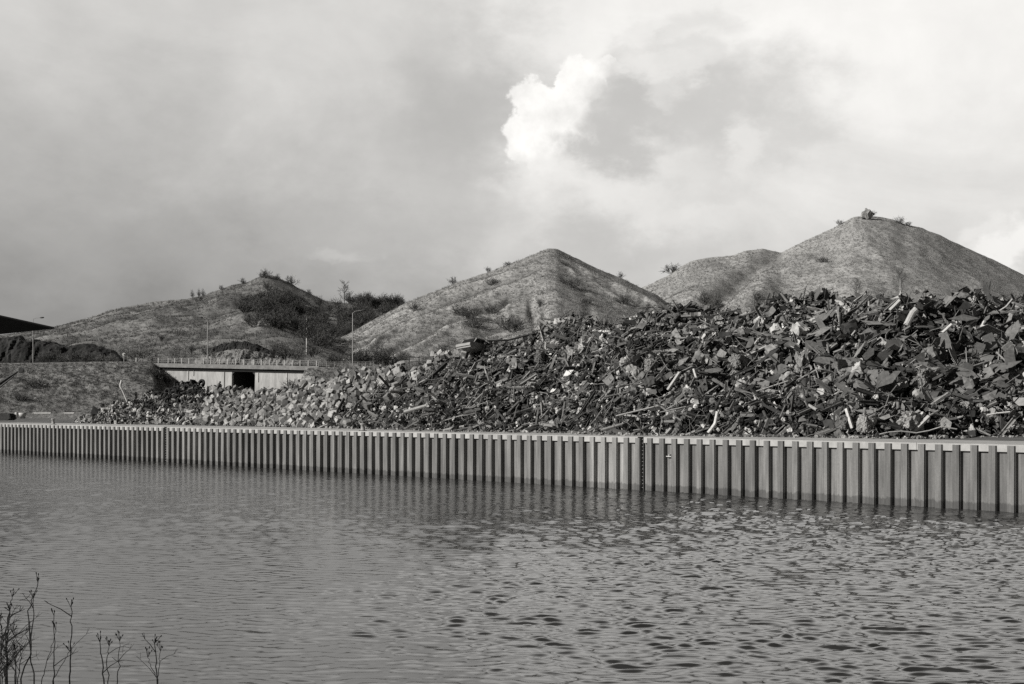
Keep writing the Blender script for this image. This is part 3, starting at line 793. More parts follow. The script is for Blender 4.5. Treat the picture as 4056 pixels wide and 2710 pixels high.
for u, v in [(760,1172),(792,1172),(806,1172)]:
    put(shrubs[1], 'bare_shrub', SL.point(u, v), .8, 'wispy upright sapling on the left hill crest, left of the step', 'sapling', 'saplings on the left hill crest', 1.5)
for u, v, s in [(780,1195,1.5),(800,1190,1.3),(750,1200,1.2),(500,1395,1.3),(540,1400,1.6),(570,1395,1.5),(620,1415,1.4),(690,1395,1.2),(760,1380,1.1),(1090,1395,1.5),(1130,1400,1.8),(1180,1395,1.6),(1240,1390,1.7),(1020,1410,1.5),(980,1415,1.3),(850,1395,1.2),(700,1370,1.2),(640,1350,1.1),(165,1412,1.0),(190,1416,1.2),(215,1408,1.3),(240,1412,1.1),(262,1418,1.0),(290,1410,1.2),(310,1414,1.3),(335,1412,1.0),(360,1418,1.1),(385,1415,1.0),(420,1412,1.2),(445,1416,1.1),(60,1424,.9),(100,1426,.8)]:
    p = SL.point(u, v) if v < 1360 else at(u, v+22, 328)
    put(random.choice(pales+shrubs[:2]), 'bare_shrub', p, s*.75, 'leafless shrub in the rough ground between road and left slag hill', 'shrub', 'shrubs in the rough ground behind the road')
for i, (u, v, s) in enumerate([(1330,1345,2.2),(1370,1320,2.4),(1300,1365,1.6),(1490,1430,2.2),(1520,1440,2.0),(1460,1435,2.0),(1430,1440,1.8),(1350,1435,1.6),(1550,1442,1.6),(1400,1425,1.5),(1320,1440,1.5)]):
    p = SM.point(u, v) if v < 1400 else at(u, v+10, 330)
    put(random.choice(pales+shrubs), 'bare_shrub', p, s*(.75 if v > 1400 else .8), 'leafless shrub at the foot of the middle slag hill behind the fence', 'shrub', 'shrubs at the foot of the middle slag hill')
midl = [(1955,1125,1.5,1,'wide dark shrub high on the left flank of the middle slag hill'),(2262,1135,1.7,1,'dark shrub in the centre of the middle hill just below its summit'),
        (1640,1232,1.5,0,'bare shrub alone low on the left flank of the middle hill'),(1835,1250,1.9,1,'dark wide shrub, left one of the pair low on the middle hill'),(1870,1262,2.0,1,'darkest wide shrub, right one of the pair low on the middle hill'),
        (1950,1240,1.5,1,'low spreading shrub right of the dark pair on the middle hill'),(1795,1120,1.3,0,'upright bare shrub on the left skyline of the middle hill'),(1936,1065,.9,0,'small bare shrub on the left skyline nearer the middle summit'),
        (2010,1048,.8,1,'tiny low shrub on the left skyline nearest the middle summit'),(2460,1097,1.0,0,'small rounded bush on the right skyline of the middle hill'),(2470,1200,1.7,1,'wide shrub low on the right flank of the middle hill'),
        (2135,1215,1.2,0,'thin bare shrub low in the centre of the middle hill'),(1880,1295,1.7,1,'flat dark shrub just above the scrap on the middle hill'),(2020,1300,2.2,1,'broad low patch of shrub above the scrap on the middle hill'),(2330,1205,1.2,1,'low pale shrub between the centre and right shrubs of the middle hill'),
        (2040,1310,2.0,1,'broad low shrub closest above the sloping scrap edge')]
for u, v, s, k, l in midl:
    put(random.choice(wides if k else shrubs), 'bare_shrub', SM.point(u, v), s, l, 'shrub', 'shrubs on the middle slag hill')
rl_ = [(2660,1078,2.3,1,'big rounded leafless bush standing alone on the shoulder of the right hill'),(3258,1038,1.3,1,'small dark bush halfway up the right hill'),(3565,885,1.5,0,'dark bush on the skyline just right of the highest summit'),
       (3590,893,1.2,1,'low bush at the right end of the skyline bushes on the right hill'),(3328,888,1.1,0,'thin bush on the skyline left of the highest summit'),(3440,856,1.7,1,'bush growing on top of the summit boulder'),
       (2790,1205,2.2,0,'pale bare shrub behind the scrap at the left foot of the right hill'),(2840,1215,1.8,0,'smaller bare shrub behind the scrap at the left foot of the right hill'),(3000,1205,2.2,0,'bare shrub behind the scrap under the gully of the right hill')]
for u, v, s, k, l in rl_:
    put(random.choice(wides if k else shrubs), 'bare_shrub', SR.point(u, v), s, l, 'shrub', 'shrubs on the right slag hill')
for u, v, s in [(2640,1240,1.7),(2680,1250,1.9),(2610,1235,1.5),(2560,1230,1.5)]:
    put(random.choice(shrubs), 'bare_shrub', SM.point(u, v), s*.9, 'bare shrub in the dip between middle and right hill behind the scrap', 'shrub', 'shrubs in the dip between the hills')
for u, v, s, l in [(150,1535,1.6,'dark shrub halfway up the embankment above the white pipes'),(75,1585,1.3,'dull shrub low on the embankment near the loading crane'),(650,1475,1.6,'dark shrub on the end of the embankment beside the bridge'),(625,1500,1.5,'dark shrub below the bridge end of the embankment'),(600,1478,1.2,'brushy shrub near the top of the embankment by the bridge'),(1155,1520,1.7,'bare shrub in front of the white bridge wall right of the underpass')]:
    S_ = SE if u < 900 else SE2
    p = S_.point(u, v)
    if u > 900: p = at(u, 1545, 292)
    put(random.choice(wides), 'bare_shrub', p, s*.62, l, 'shrub', 'shrubs on the road embankment')
def tree(p, h, label, cat='tree', m=None, seed=0, spread=.5, crown_m=None, lean=0., group=None, thick=.16):
    g = np.random.default_rng(seed); root = empty('bare_tree', p); tag(root, label, cat, group)
    pts = [Vector((lean*z/h*h*.3+g.normal()*.05*z/h, g.normal()*.04*z/h, z)) for z in np.linspace(-.3, h, 8)]
    MB().tube(pts, [thick*(1-.8*i/7) for i in range(8)], 6).build('trunk', m or M_twig, root, True)
    V = []; Fs = []
    def grow(q, d, l, lev, wd):
        for i in range(3):
            d = (d+Vector((g.normal(), g.normal(), g.normal()*.5+.12))*.2).normalized(); q2 = q+d*l/3; ribbon(V, Fs, q, q2, wd, wd*.8, g)
            if lev:
                for k in range(2):
                    dd = (d+Vector((g.normal(), g.normal(), g.normal()*.6+.2))*.7).normalized(); grow(q2, dd, l*.5, lev-1, wd*.6)
            q = q2
    for z in np.linspace(h*.3, h*.97, 16):
        a = g.random()*2*pi; i = int(np.clip((z+.3)/(h+.3)*7, 0, 6)); d = Vector((cos(a), sin(a), 1/spread*.6)).normalized()
        grow(pts[i], d, h*.34*(1.15-z/h*.7), 2, thick*.35)
    me = bpy.data.meshes.new('crown'); me.from_pydata(V, [], Fs); me.update(); link('crown', me, crown_m or M_twig, root)
tree(SL.point(1365, 1205)+Vector((0,0,-2)), 15., 'tall leafless tree rising from the thicket against the sky', seed=3, spread=.8, thick=.3)
tree(at(1215, 1400, 335), 8.6, 'slim pale birch trunk standing before the dark thicket', m=M_birch, seed=4, spread=.3, thick=.22)
tree(SR.point(3568, 1195), 13., 'pale straight birch stem, right one of two showing above the scrap heap', m=M_birch, crown_m=M_twigl, seed=6, spread=.35, thick=.22)
tree(SR.point(3400, 1195), 9., 'pale leaning birch stem, left one of two showing above the scrap heap', m=M_birch, crown_m=M_twigl, seed=9, spread=.35, lean=-.12, thick=.2)
def backrow():
    for i in range(26):
        u = random.uniform(1400, 1600); p = SL.point(u, float(np.interp(u, [1400,1500,1600],[1202,1203,1212])))
        put(random.choice(shrubs), 'bare_shrub', p+Vector((0, random.uniform(-25, 0), -1)), random.uniform(1.5, 2.4), 'tall leafless shrub in the skyline row between left and middle hills', 'shrub', 'skyline shrubs between the left and middle hills')
backrow()
# dry grass tufts: uncountable
def tufts(name, S_, n, u0, u1, h, m, seed, smin=.02):
    g = np.random.default_rng(seed); G = S_.G
    j0 = np.searchsorted(S_.us, u0); j1 = np.searchsorted(S_.us, u1)-1
    jj = g.integers(j0, j1, n); ii = (g.random(n)**.8*(G.shape[0]-2)).astype(int)
    fi = g.random(n)[:,None]; fj = g.random(n)[:,None]
    P = G[ii,jj]*(1-fi)*(1-fj)+G[ii+1,jj]*fi*(1-fj)+G[ii,jj+1]*(1-fi)*fj+G[ii+1,jj+1]*fi*fj
    V = []; 
    for k in range(5):
        a = 2*pi*k/5; V += [(cos(a+.3)*.25,sin(a+.3)*.25,0.),(cos(a-.3)*.25,sin(a-.3)*.25,0.),(cos(a)*.75,sin(a)*.75,.75+.25*(k%2))]
    Fs = [(3*k,3*k+1,3*k+2) for k in range(5)]
    a = g.random(n)*2*pi; Z0 = np.zeros(n); Rm = np.stack([np.stack([np.cos(a),-np.sin(a),Z0],-1),np.stack([np.sin(a),np.cos(a),Z0],-1),np.stack([Z0,Z0,Z0+1],-1)],1)
    s = h*g.uniform(.5,1.4,n); S3 = np.stack([s,s,s*g.uniform(.6,1.2,n)],-1)
    o = merged(name, [(np.array(V), Fs, Rm, S3, P, g.uniform(.5,1.25,n))], m); tag(o, kind='stuff')
M_tuft = mat('tuft_grass', .15, .25, .3, .95, tone='attr'); M_tuftd = mat('tuft_grass_dark', .07, .15, .3, .95, tone='attr')
tufts('grass', SE, 9000, -300, 715, .42, M_tuftd, 1); tufts('grass', SE2, 6000, 1150, 2000, .40, M_tuftd, 2)
tufts('grass', SL, 26000, -100, 1700, .95, M_tuftd, 3); tufts('grass', SM, 30000, 1200, 2800, .8, M_tuft, 4); tufts('grass', SR, 30000, 2500, 4300, .85, M_tuft, 5)

# ------------------------------------------------------------------ the scrap heaps
CREST = [(300,1668),(365,1655),(400,1630),(470,1598),(520,1588),(570,1580),(640,1570),(690,1536),(730,1524),(775,1526),(800,1552),(900,1558),(1050,1556),(1150,1548),(1250,1530),(1330,1510),(1420,1495),(1500,1478),(1580,1468),(1660,1472),(1740,1432),(1850,1405),(1950,1378),(2060,1338),(2150,1300),(2230,1272),(2300,1262),(2350,1272),(2400,1290),(2500,1280),(2600,1256),(2700,1246),(2840,1240),(2960,1240),(3060,1212),(3200,1196),(3350,1194),(3500,1196),(3650,1188),(3800,1176),(3950,1180),(4056,1190),(4300,1200),(4700,1260)]
BASE = [(300,1674),(365,1675),(700,1682),(1000,1687.5),(1250,1694),(1500,1700.5),(1800,1709),(2200,1715),(2500,1724),(3000,1730),(3500,1737),(4056,1733),(4700,1733)]
NU, NF, NB = 520, 60, 16
hu = np.linspace(300, 4700, NU)
hcv = np.interp(hu, *zip(*CREST)); hbv = np.interp(hu, *zip(*BASE))
hYb = F*(HC-HQ)/(hbv-VH)
# crest distance from a 36-degree talus
tan_s = np.interp(hu, [300, 900, 1700, 2300, 4700], [.42,.42,.5,.62,.62]); kk_ = (VH-hcv)/F
hYc = np.maximum((HC-HQ+tan_s*hYb)/(tan_s-kk_), hYb+1.2)
hZc = HC+kk_*hYc
tier = np.clip((hu-1650)/500, 0, 1)
def heap_rows():
    rows = []
    for s in np.linspace(0, 1, NF):
        # plain talus, and a version with a low front tier and ledge
        y1 = hYb+(hYc-hYb)*s; z1 = HQ+(hZc-HQ)*s**.92
        dy = hYc-hYb
        y2 = np.where(s < .22, hYb+2.8*s/.22, np.where(s < .34, hYb+2.8+2.6*(s-.22)/.12, hYb+5.4+(dy-5.4)*(s-.34)/.66))
        z2 = np.where(s < .22, HQ+2.6*(s/.22)**.8, np.where(s < .34, HQ+2.6+.5*(s-.22)/.12, HQ+3.1+(hZc-HQ-3.1)*((s-.34)/.66)**.9))
        rows.append((y1*(1-tier)+y2*tier, z1*(1-tier)+z2*tier))
    for b in np.linspace(0, 1, NB+1)[1:]:
        rows.append((hYc+1.2+(hZc-HQ)*1.5*b, hZc-(hZc-HQ)*b**1.2))
    Y = np.array([r[0] for r in rows]); Z = np.array([r[1] for r in rows]); X = (hu[None]-CU)/F*Y
    lump = fbm(X/2.6, Y/2.6+Z/2, 3)
    Z = Z+lump*np.clip((Z-HQ)/3, 0.05, 1)*1.15+fbm(X/6.5+3, Y/5+Z/3, 2)*np.clip((Z-HQ)/4, 0, 1)*np.clip((hZc[None]-Z)/2.5, 0, 1)*1.2
    return np.stack([X, Y, Z], -1)
HG = heap_rows()
dU = np.gradient(HG, axis=1); dV = np.gradient(HG, axis=0); HN = np.cross(dU, dV); AR = np.linalg.norm(HN, axis=-1); HN = HN/AR[...,None]
HN[HN[...,2] < 0] *= -1
ug2 = np.repeat(hu[None], NF+NB, 0)
rowi = np.repeat(np.arange(NF+NB)[:,None], NU, 1)
def zone(u, s):
    """0 small mixed heap, 1 pale bales, 2 main heap; s = height up the front"""
    b1 = 1270+s*460+420*fbm(u/60., s*7., 3)
    return np.where(u < 800+s*90+200*fbm(u/40.+9, s*6., 3), 0, np.where(u < b1, 1, 2))
def heap_core():
    Pc = HG-HN*.35; Pc[...,2] = np.maximum(Pc[...,2], HQ-.3)
    for a, b, nm in ((300, 820, 'scrap_heap'), (820, 1560, 'bale_heap'), (1560, 4700, 'scrap_heap')):
        pass
    return Pc
def sample(n, g, mask, back=.06, bias=None):
    wgt = AR*mask*np.where(rowi < NF, 1., back)
    if bias is not None: wgt = wgt*bias
    p = (wgt/wgt.sum()).ravel(); k = g.choice(p.size, n, p=p)
    i, j = np.unravel_index(k, wgt.shape)
    du = dU[i,j]*(g.random(n)-.5)[:,None]; dv = dV[i,j]*(g.random(n)-.5)[:,None]
    return HG[i,j]+du+dv, HN[i,j], hu[j], np.clip(i/(NF-1), 0, 1.3)
def frames(N, g, tilt, along=None):
    """rotation matrices: local z near the slope normal, local x spun at random (or near ALONG)"""
    n = len(N); z = N+g.normal(size=(n,3))*tilt; z /= np.linalg.norm(z, axis=1)[:,None]
    x = g.normal(size=(n,3)) if along is None else along+g.normal(size=(n,3))*.55
    x = x-(x*z).sum(1)[:,None]*z; x /= np.linalg.norm(x, axis=1)[:,None]
    y = np.cross(z, x)
    return np.stack([x, y, z], -1)
# --- templates, unit sized, several of each kind
def t_plate(g):
    n = g.integers(4, 7); a = np.sort(g.random(n)*2*pi) if False else (np.arange(n)+g.uniform(-.32,.32,n))*2*pi/n
    r = g.uniform(.38,.58,n); pl = [(float(r[i]*cos(a[i])*1.15), float(r[i]*sin(a[i])*.8)) for i in range(n)]
    if g.random() < .45:                        # burnt notch
        i = int(g.integers(0, n)); p, q = Vector(pl[i]+(0,)), Vector(pl[(i+1)%n]+(0,))
        nt = [p.lerp(q,.35), p.lerp(q,.5)*.35, p.lerp(q,.68)]; pl[i+1:i+1] = [(v.x, v.y) for v in nt]
    return MB().prism(pl, -.018, .018)
def t_bent(g):
    k = int(g.integers(4, 7)); an = 0.; p = [(-.5, 0.)]; ben = g.uniform(-.5,.5,k)+g.choice([-.25,.25])
    for i in range(k): an += ben[i]; p.append((p[-1][0]+cos(an)/k, p[-1][1]+sin(an)/k))
    w = g.uniform(.18,.4); mb = MB(); th = .018; n = len(p)
    V = []
    for i,(x,z) in enumerate(p):
        ww = w*g.uniform(.8,1.1); V += [(x,-ww,z-th),(x,ww,z-th),(x,ww,z+th),(x,-ww,z+th)]
    Fs = [(3,2,1,0)]+[(4*i+a,4*i+(a+1)%4,4*i+4+(a+1)%4,4*i+4+a) for i in range(n-1) for a in range(4)]+[(4*n-4,4*n-3,4*n-2,4*n-1)]
    return mb.add(V, Fs)
def t_crumple(g):
    n = 5; sx_, sy_ = g.uniform(.7,1.1), g.uniform(.5,1.); V = []; o1, o2 = g.random(2)*50
    xs = np.linspace(-.5,.5,n)
    for top in (.015, -.015):
        for i in range(n):
            for j in range(n):
                V.append((xs[i]*sx_+g.normal()*.02, xs[j]*sy_+g.normal()*.02, float(fbm(i*.55+o1, j*.55+o2, 2))*.75+top))
    Fs = []
    for i in range(n-1):
        for j in range(n-1):
            a = i*n+j; Fs.append((a,a+n,a+n+1,a+1)); b = a+n*n; Fs.append((b,b+1,b+n+1,b+n))
    rim = [i*n for i in range(n)]+[(n-1)*n+j for j in range(1,n)]+[i*n+n-1 for i in range(n-2,-1,-1)]+[j for j in range(n-2,0,-1)]
    for a, b in zip(rim, rim[1:]+rim[:1]): Fs.append((b,a,a+n*n,b+n*n))
    mb = MB(); k = len(V)//2
    return mb.add(V, Fs)
def t_ibeam(g):
    h, b, t = .11, .075, .014
    pr = [(-b,-h),(b,-h),(b,-h+t*1.6),(t,-h+t*1.6),(t,h-t*1.6),(b,h-t*1.6),(b,h),(-b,h),(-b,h-t*1.6),(-t,h-t*1.6),(-t,-h+t*1.6),(-b,-h+t*1.6)]
    return MB().prism(pr, -.5, .5, Matrix.Rotation(R(90), 4, 'Y'))
def t_chan(g):
    w_, h, t = g.uniform(.07,.12), g.uniform(.05,.08), .012
    pr = [(-w_,-h),(w_,-h),(w_,h),(w_-t,h),(w_-t,-h+t),(-w_+t,-h+t),(-w_+t,h),(-w_,h)]
    return MB().prism(pr, -.5, .5, Matrix.Rotation(R(90), 4, 'Y'))
def t_angle(g):
    a, t = g.uniform(.05,.08), .012
    return MB().prism([(0,0),(a,0),(a,t),(t,t),(t,a),(0,a)], -.5, .5, Matrix.Rotation(R(90), 4, 'Y'))
def t_pipe(g):
    n = 9; r = g.uniform(.05,.09); ri = r*.84; V = []; Fs = []
    for x in (-.5,.5):
        for rr in (r, ri):
            for k in range(n): V.append((x, rr*cos(2*pi*k/n), rr*sin(2*pi*k/n)))
    for k in range(n):
        q = (k+1)%n; Fs += [(k,q,2*n+q,2*n+k),(n+q,n+k,3*n+k,3*n+q),(q,k,n+k,n+q),(2*n+k,2*n+q,3*n+q,3*n+k)]
    return MB().add(V, Fs)
def t_rod(g):
    k = int(g.integers(3, 6)); p = Vector((-.5,0,0)); d = Vector((1,0,0)); pts = [p]
    for i in range(k): d = (d+Vector((g.normal(),g.normal(),g.normal()))*.34).normalized(); p = p+d/k; pts.append(p)
    return MB().tube(pts, g.uniform(.012,.026), 5)
def t_lump(g, n=4, amp=.22, sub=1.):
    mb = MB(); V = {}; Fs = []; L_ = []
    o = g.random(3)*40; hs = g.uniform(.36,.5,3)
    def vid(c):
        if c not in V:
            p = np.array(c)/n*2-1; q = p*hs
            d = 1+amp*float(fbm(p[0]*1.7+o[0]+p[2], p[1]*1.7+o[1]-p[2]*.7, 3))*2; rr = 1-.10*(np.abs(p).min()**2+sum(np.abs(p)>.9)*.5-.5)
            V[c] = len(L_); L_.append(tuple(q*d*rr+g.normal(size=3)*.018*sub))
        return V[c]
    for ax_ in range(3):
        for side in (0, n):
            for i in range(n):
                for j in range(n):
                    cs = []
                    for a, b in ((i,j),(i+1,j),(i+1,j+1),(i,j+1)):
                        c = [0,0,0]; c[ax_] = side; c[(ax_+1)%3] = a; c[(ax_+2)%3] = b; cs.append(vid(tuple(c)))
                    Fs.append(tuple(cs if side else reversed(cs)))
    return mb.add(L_, Fs)
def t_block(g):
    mb = MB(); hs = g.uniform(.36,.5,3); V = []; Fs = []; c = .06
    for sx in (-1,1):
        for sy in (-1,1):
            for sz in (-1,1):
                p = np.array([sx,sy,sz])*hs+g.normal(size=3)*.05
                for a in range(3): q = p.copy(); q[[i for i in range(3) if i != a]] *= 1-2*c; V.append(tuple(q))
    def vi(sx,sy,sz,a): return ((sx>0)*4+(sy>0)*2+(sz>0))*3+a
    import itertools
    for a in range(3):                                  # six worn faces, edges and corners
        b, d = (a+1)%3, (a+2)%3
        for s_ in (-1,1):
            f = []
            for sb, sd_ in ((-1,-1),(1,-1),(1,1),(-1,1)): t = [0,0,0]; t[a]=s_; t[b]=sb; t[d]=sd_; f.append(vi(*t,a))
            Fs.append(tuple(f if s_>0 else reversed(f)))
        for sb in (-1,1):
            for sd_ in (-1,1):
                t0=[0,0,0]; t0[a]=-1; t0[b]=sb; t0[d]=sd_; t1=list(t0); t1[a]=1; f=(vi(*t0,b),vi(*t1,b),vi(*t1,d),vi(*t0,d)); Fs.append(f if sb*sd_>0 else tuple(reversed(f)))
    for t in itertools.product((-1,1),repeat=3):
        f=(vi(*t,0),vi(*t,1),vi(*t,2)); Fs.append(f if t[0]*t[1]*t[2]>0 else tuple(reversed(f)))
    return mb.add(V, Fs)
def t_tyre(g):
    n, pr = 18, [(.30,-.10),(.42,-.125),(.50,-.09),(.50,.09),(.42,.125),(.30,.10)]; V = []; Fs = []; m_ = len(pr)
    for k in range(n):
        a = 2*pi*k/n
        for i, (r, z) in enumerate(pr): rr = r*(1.0+(.02 if (k%2 and i in (2,3)) else 0)); V.append((rr*cos(a), rr*sin(a), z))
    for k in range(n):
        for i in range(m_): Fs.append((k*m_+i, ((k+1)%n)*m_+i, ((k+1)%n)*m_+(i+1)%m_, k*m_+(i+1)%m_))
    return MB().add(V, Fs)
def t_curl(g):
    pts = [Vector((.42*cos(a), .42*sin(a)*g.uniform(.8,1.), .08*a)) for a in np.linspace(0, g.uniform(2.2,4.6), 9)]
    return MB().tube(pts, g.uniform(.02,.045), 5)
gt = np.random.default_rng(21)
TPL = {k: [f(gt) for _ in range(n)] for k, f, n in (('plate',t_plate,14),('bent',t_bent,10),('crumple',t_crumple,10),('ibeam',t_ibeam,2),('chan',t_chan,4),('angle',t_angle,3),('pipe',t_pipe,4),('rod',t_rod,12),('lump',t_lump,9),('block',t_block,10),('tyre',t_tyre,1),('curl',t_curl,6))}
ARR = {k: [t.arr() for t in v] for k, v in TPL.items()}
M_scr = mat('scrap_steel', .75, 1.15, 1.2, .75, 0, tone='attr', fine=(2.6, .72, 1.2), spec=.2)
M_scro = mat('scrap_steel_piece', .78, 1.12, 1.6, .7, 0, tone='color', fine=(4., .68, 1.22), coords='pos', spec=.2)
INFO = {   # kind: (object name, category, label per zone, group per zone)
 'plate': ('steel_plate','plate'), 'bent': ('bent_sheet','sheet metal'), 'crumple': ('crumpled_sheet','sheet metal'), 'ibeam': ('steel_beam','beam'), 'chan': ('steel_channel','beam'),
 'angle': ('angle_bar','bar'), 'pipe': ('scrap_pipe','pipe'), 'rod': ('bent_rod','rod'), 'lump': ('crushed_bale','bale'), 'block': ('scrap_bale','bale'), 'tyre': ('tyre','tyre'), 'curl': ('curled_strip','strip')}
DESC = {'plate':'flat steel plate','bent':'bent steel strip','crumple':'crumpled sheet metal','ibeam':'I-section steel beam','chan':'steel channel','angle':'thin angle bar',
 'pipe':'cut steel pipe','rod':'thin bent steel rod','lump':'crushed lump of scrap','block':'pressed cube of scrap','tyre':'black worn tyre','curl':'curled metal strip'}
ZN = ['in the small mixed heap by the embankment','in the bank of pale bales below the bridge','in the main scrap heap']
g = np.random.default_rng(77)
POOL = []      # kind, template index, R, S, P, tone, zone, apparent size
def add(kind, n, zn, smin, smax, tilt, t0, t1, off=(-.15,.35), pw=1.6, bias=None, ten=None, along=None, aspect=None):
    zmap = zone(ug2, np.clip(rowi/(NF-1), 0, 1.2)); P, N, u, s = sample(n, g, (zmap == zn)*1., bias=bias)
    sz = smin+(smax-smin)*g.random(n)**pw
    if ten is not None: sz = sz*ten(u, s)
    if along is None and zn == 2 and kind in ('bent','crumple','rod','angle','plate'): along = (.85,.1,.28)
    al = None if along is None else np.repeat(np.array(along)[None], n, 0)
    Rm = frames(N, g, tilt, al)
    S = np.repeat(sz[:,None], 3, 1)
    if kind in ('plate',): S = S*np.stack([g.uniform(.8,1.5,n), g.uniform(.6,1.1,n), np.clip(.9/sz, .5, 2.2)], -1)
    if kind in ('ibeam','chan','angle','pipe'): S = S*np.stack([g.uniform(1.,1.9,n), np.clip(1.3/sz,.55,2.), np.clip(1.3/sz,.55,2.)], -1)
    if kind in ('bent','crumple'): S = S*np.stack([g.uniform(.85,1.3,n), g.uniform(.65,1.,n), np.ones(n)], -1)
    if kind in ('rod',): S = S*np.stack([g.uniform(1.,1.8,n), np.ones(n), np.ones(n)], -1)
    P = P+N*(sz*g.uniform(off[0], off[1], n))[:,None]
    r_ = g.random(n); tone = t0+(t1-t0)*r_**1.8
    if zn == 2 and smax > .9: tone = np.where(r_ < .30, .03+.05*g.random(n), np.where(r_ < .78, .09+.12*g.random(n), .22+(.14 if kind in ('ibeam','chan','angle','pipe','rod') else .34)*g.random(n))) if kind != 'plate' else np.where(r_ < .15, .04+.05*g.random(n), .12+.16*g.random(n)**1.4)
    if smax <= .9 and zn != 1: tone = np.where(r_ < (.55 if zn == 2 else .35), .018+.05*r_, np.where(r_ < (.8 if zn == 2 else .62), .08+.14*g.random(n), .22+.42*g.random(n)))  # near-black share paints shade between pieces into their tone
    ti = g.integers(0, len(ARR[kind]), n)
    ap = sz*S.max(1)/sz/P[:,1]*np.where((u > 0) & (u < 4070) & (s < 1.02), 1, .0)
    for k in range(n): POOL.append((kind, int(ti[k]), Rm[k], S[k], P[k], float(tone[k]), zn, float(ap[k]), float(u[k])))
sR = rowi/(NF-1)
big = lambda u, s: np.interp(u, [1500,2300,3000,3400,4100],[.62,.68,.80,.96,1.05])*np.interp(s, [0,.3,.38,.8,1.],[.75,.75,1.15,1.1,.9])
right = np.interp(ug2, [1500,2600,3100,4100],[.12,.35,1.,1.6])*np.interp(sR, [0,.3,.36,1.],[.35,.4,1.,1.]); left = np.interp(ug2, [1500,2300,3000,4100],[1.5,1.3,.8,.6])
# main heap
add('plate', 1150, 2, .55, 1.7, .7, .12, .28, bias=right, ten=big, off=(0,.65), pw=1.3)
add('plate', 600, 2, .25, .85, .9, .07, .45, ten=big, off=(-.1,.6))
add('bent', 900, 2, .5, 1.7, .7, .08, .38, ten=big, off=(-.1,.3))
add('crumple', 900, 2, .35, 1.2, .9, .06, .5, ten=big, off=(-.2,.4))
add('lump', 900, 2, .45, 1.3, 1.5, .05, .36, ten=big, off=(-.3,.2), bias=left)
add('ibeam', 260, 2, 1.0, 2.4, .5, .06, .22, off=(-.02,.15), along=(.8,0,.35))
add('chan', 460, 2, .7, 2.0, .6, .07, .30, off=(-.02,.18), along=(.8,0,.2))
add('angle', 520, 2, .6, 2.0, .7, .07, .35, off=(0,.2))
add('pipe', 420, 2, .6, 1.9, .7, .08, .42, off=(0,.2), along=(.7,0,.3))
add('rod', 1700, 2, .5, 2.2, .9, .07, .42, off=(-.02,.22), bias=left)
add('curl', 900, 2, .3, 1.0, 1.2, .07, .42, off=(-.1,.35), bias=left)
add('crumple', 4200, 2, .14, .5, 1.2, .05, .5, off=(-.9,.1)); add('bent', 2300, 2, .15, .6, 1.2, .05, .5, off=(-.4,.5)); add('plate', 1700, 2, .14, .5, 1.1, .05, .45, off=(-.4,.5)); add('rod', 3000, 2, .3, .9, 1.2, .07, .5, off=(-.1,.4)); add('lump', 3200, 2, .16, .55, 1.5, .05, .45, off=(-.4,.3))
# pale bales
add('block', 2050, 1, .42, .76, 1.6, .10, .46, off=(-.2,.9), pw=1., bias=np.interp(ug2, [780,1000,1700],[2.2,1.5,.8]))
add('lump', 240, 1, .4, .8, 1.5, .08, .35, off=(-.1,.3)); add('crumple', 500, 1, .2, .5, 1.2, .04, .4, off=(-.3,.3)); add('rod', 260, 1, .4, 1.2, 1., .1, .4); add('pipe', 60, 1, .6, 1.3, .8, .1, .4)
# small mixed heap
add('bent', 500, 0, .4, 1.2, .9, .10, .5); add('crumple', 900, 0, .25, .9, 1., .08, .5); add('rod', 520, 0, .5, 1.6, 1., .1, .5); add('plate', 220, 0, .4, 1.1, .8, .08, .4); add('pipe', 130, 0, .5, 1.4, .8, .1, .5); add('curl', 300, 0, .4, 1., 1.2, .08, .5); add('lump', 400, 0, .3, .8, 1.5, .06, .35); add('chan', 90, 0, .6, 1.6, .7, .08, .35); add('crumple', 2000, 0, .12, .35, 1.2, .06, .45)
tb = np.exp(-((ug2-735)/75)**2)*(sR > .45)*(sR < 1.02)+np.exp(-((ug2-600)/60)**2)*.25*(sR > .5)*(sR < 1.02)
add('tyre', 210, 0, .85, 1.15, .9, .012, .03, off=(-.1,.5), bias=tb+1e-9)
LIM = {'plate':290,'bent':220,'crumple':240,'ibeam':120,'chan':140,'angle':120,'pipe':140,'rod':220,'lump':160,'block':290,'tyre':60,'curl':90}
meshes = {}
for k, v in TPL.items():
    meshes[k] = []
    for t in v:
        me = t.mesh(INFO[k][0]); me.materials.append(M_scro); meshes[k].append(me)
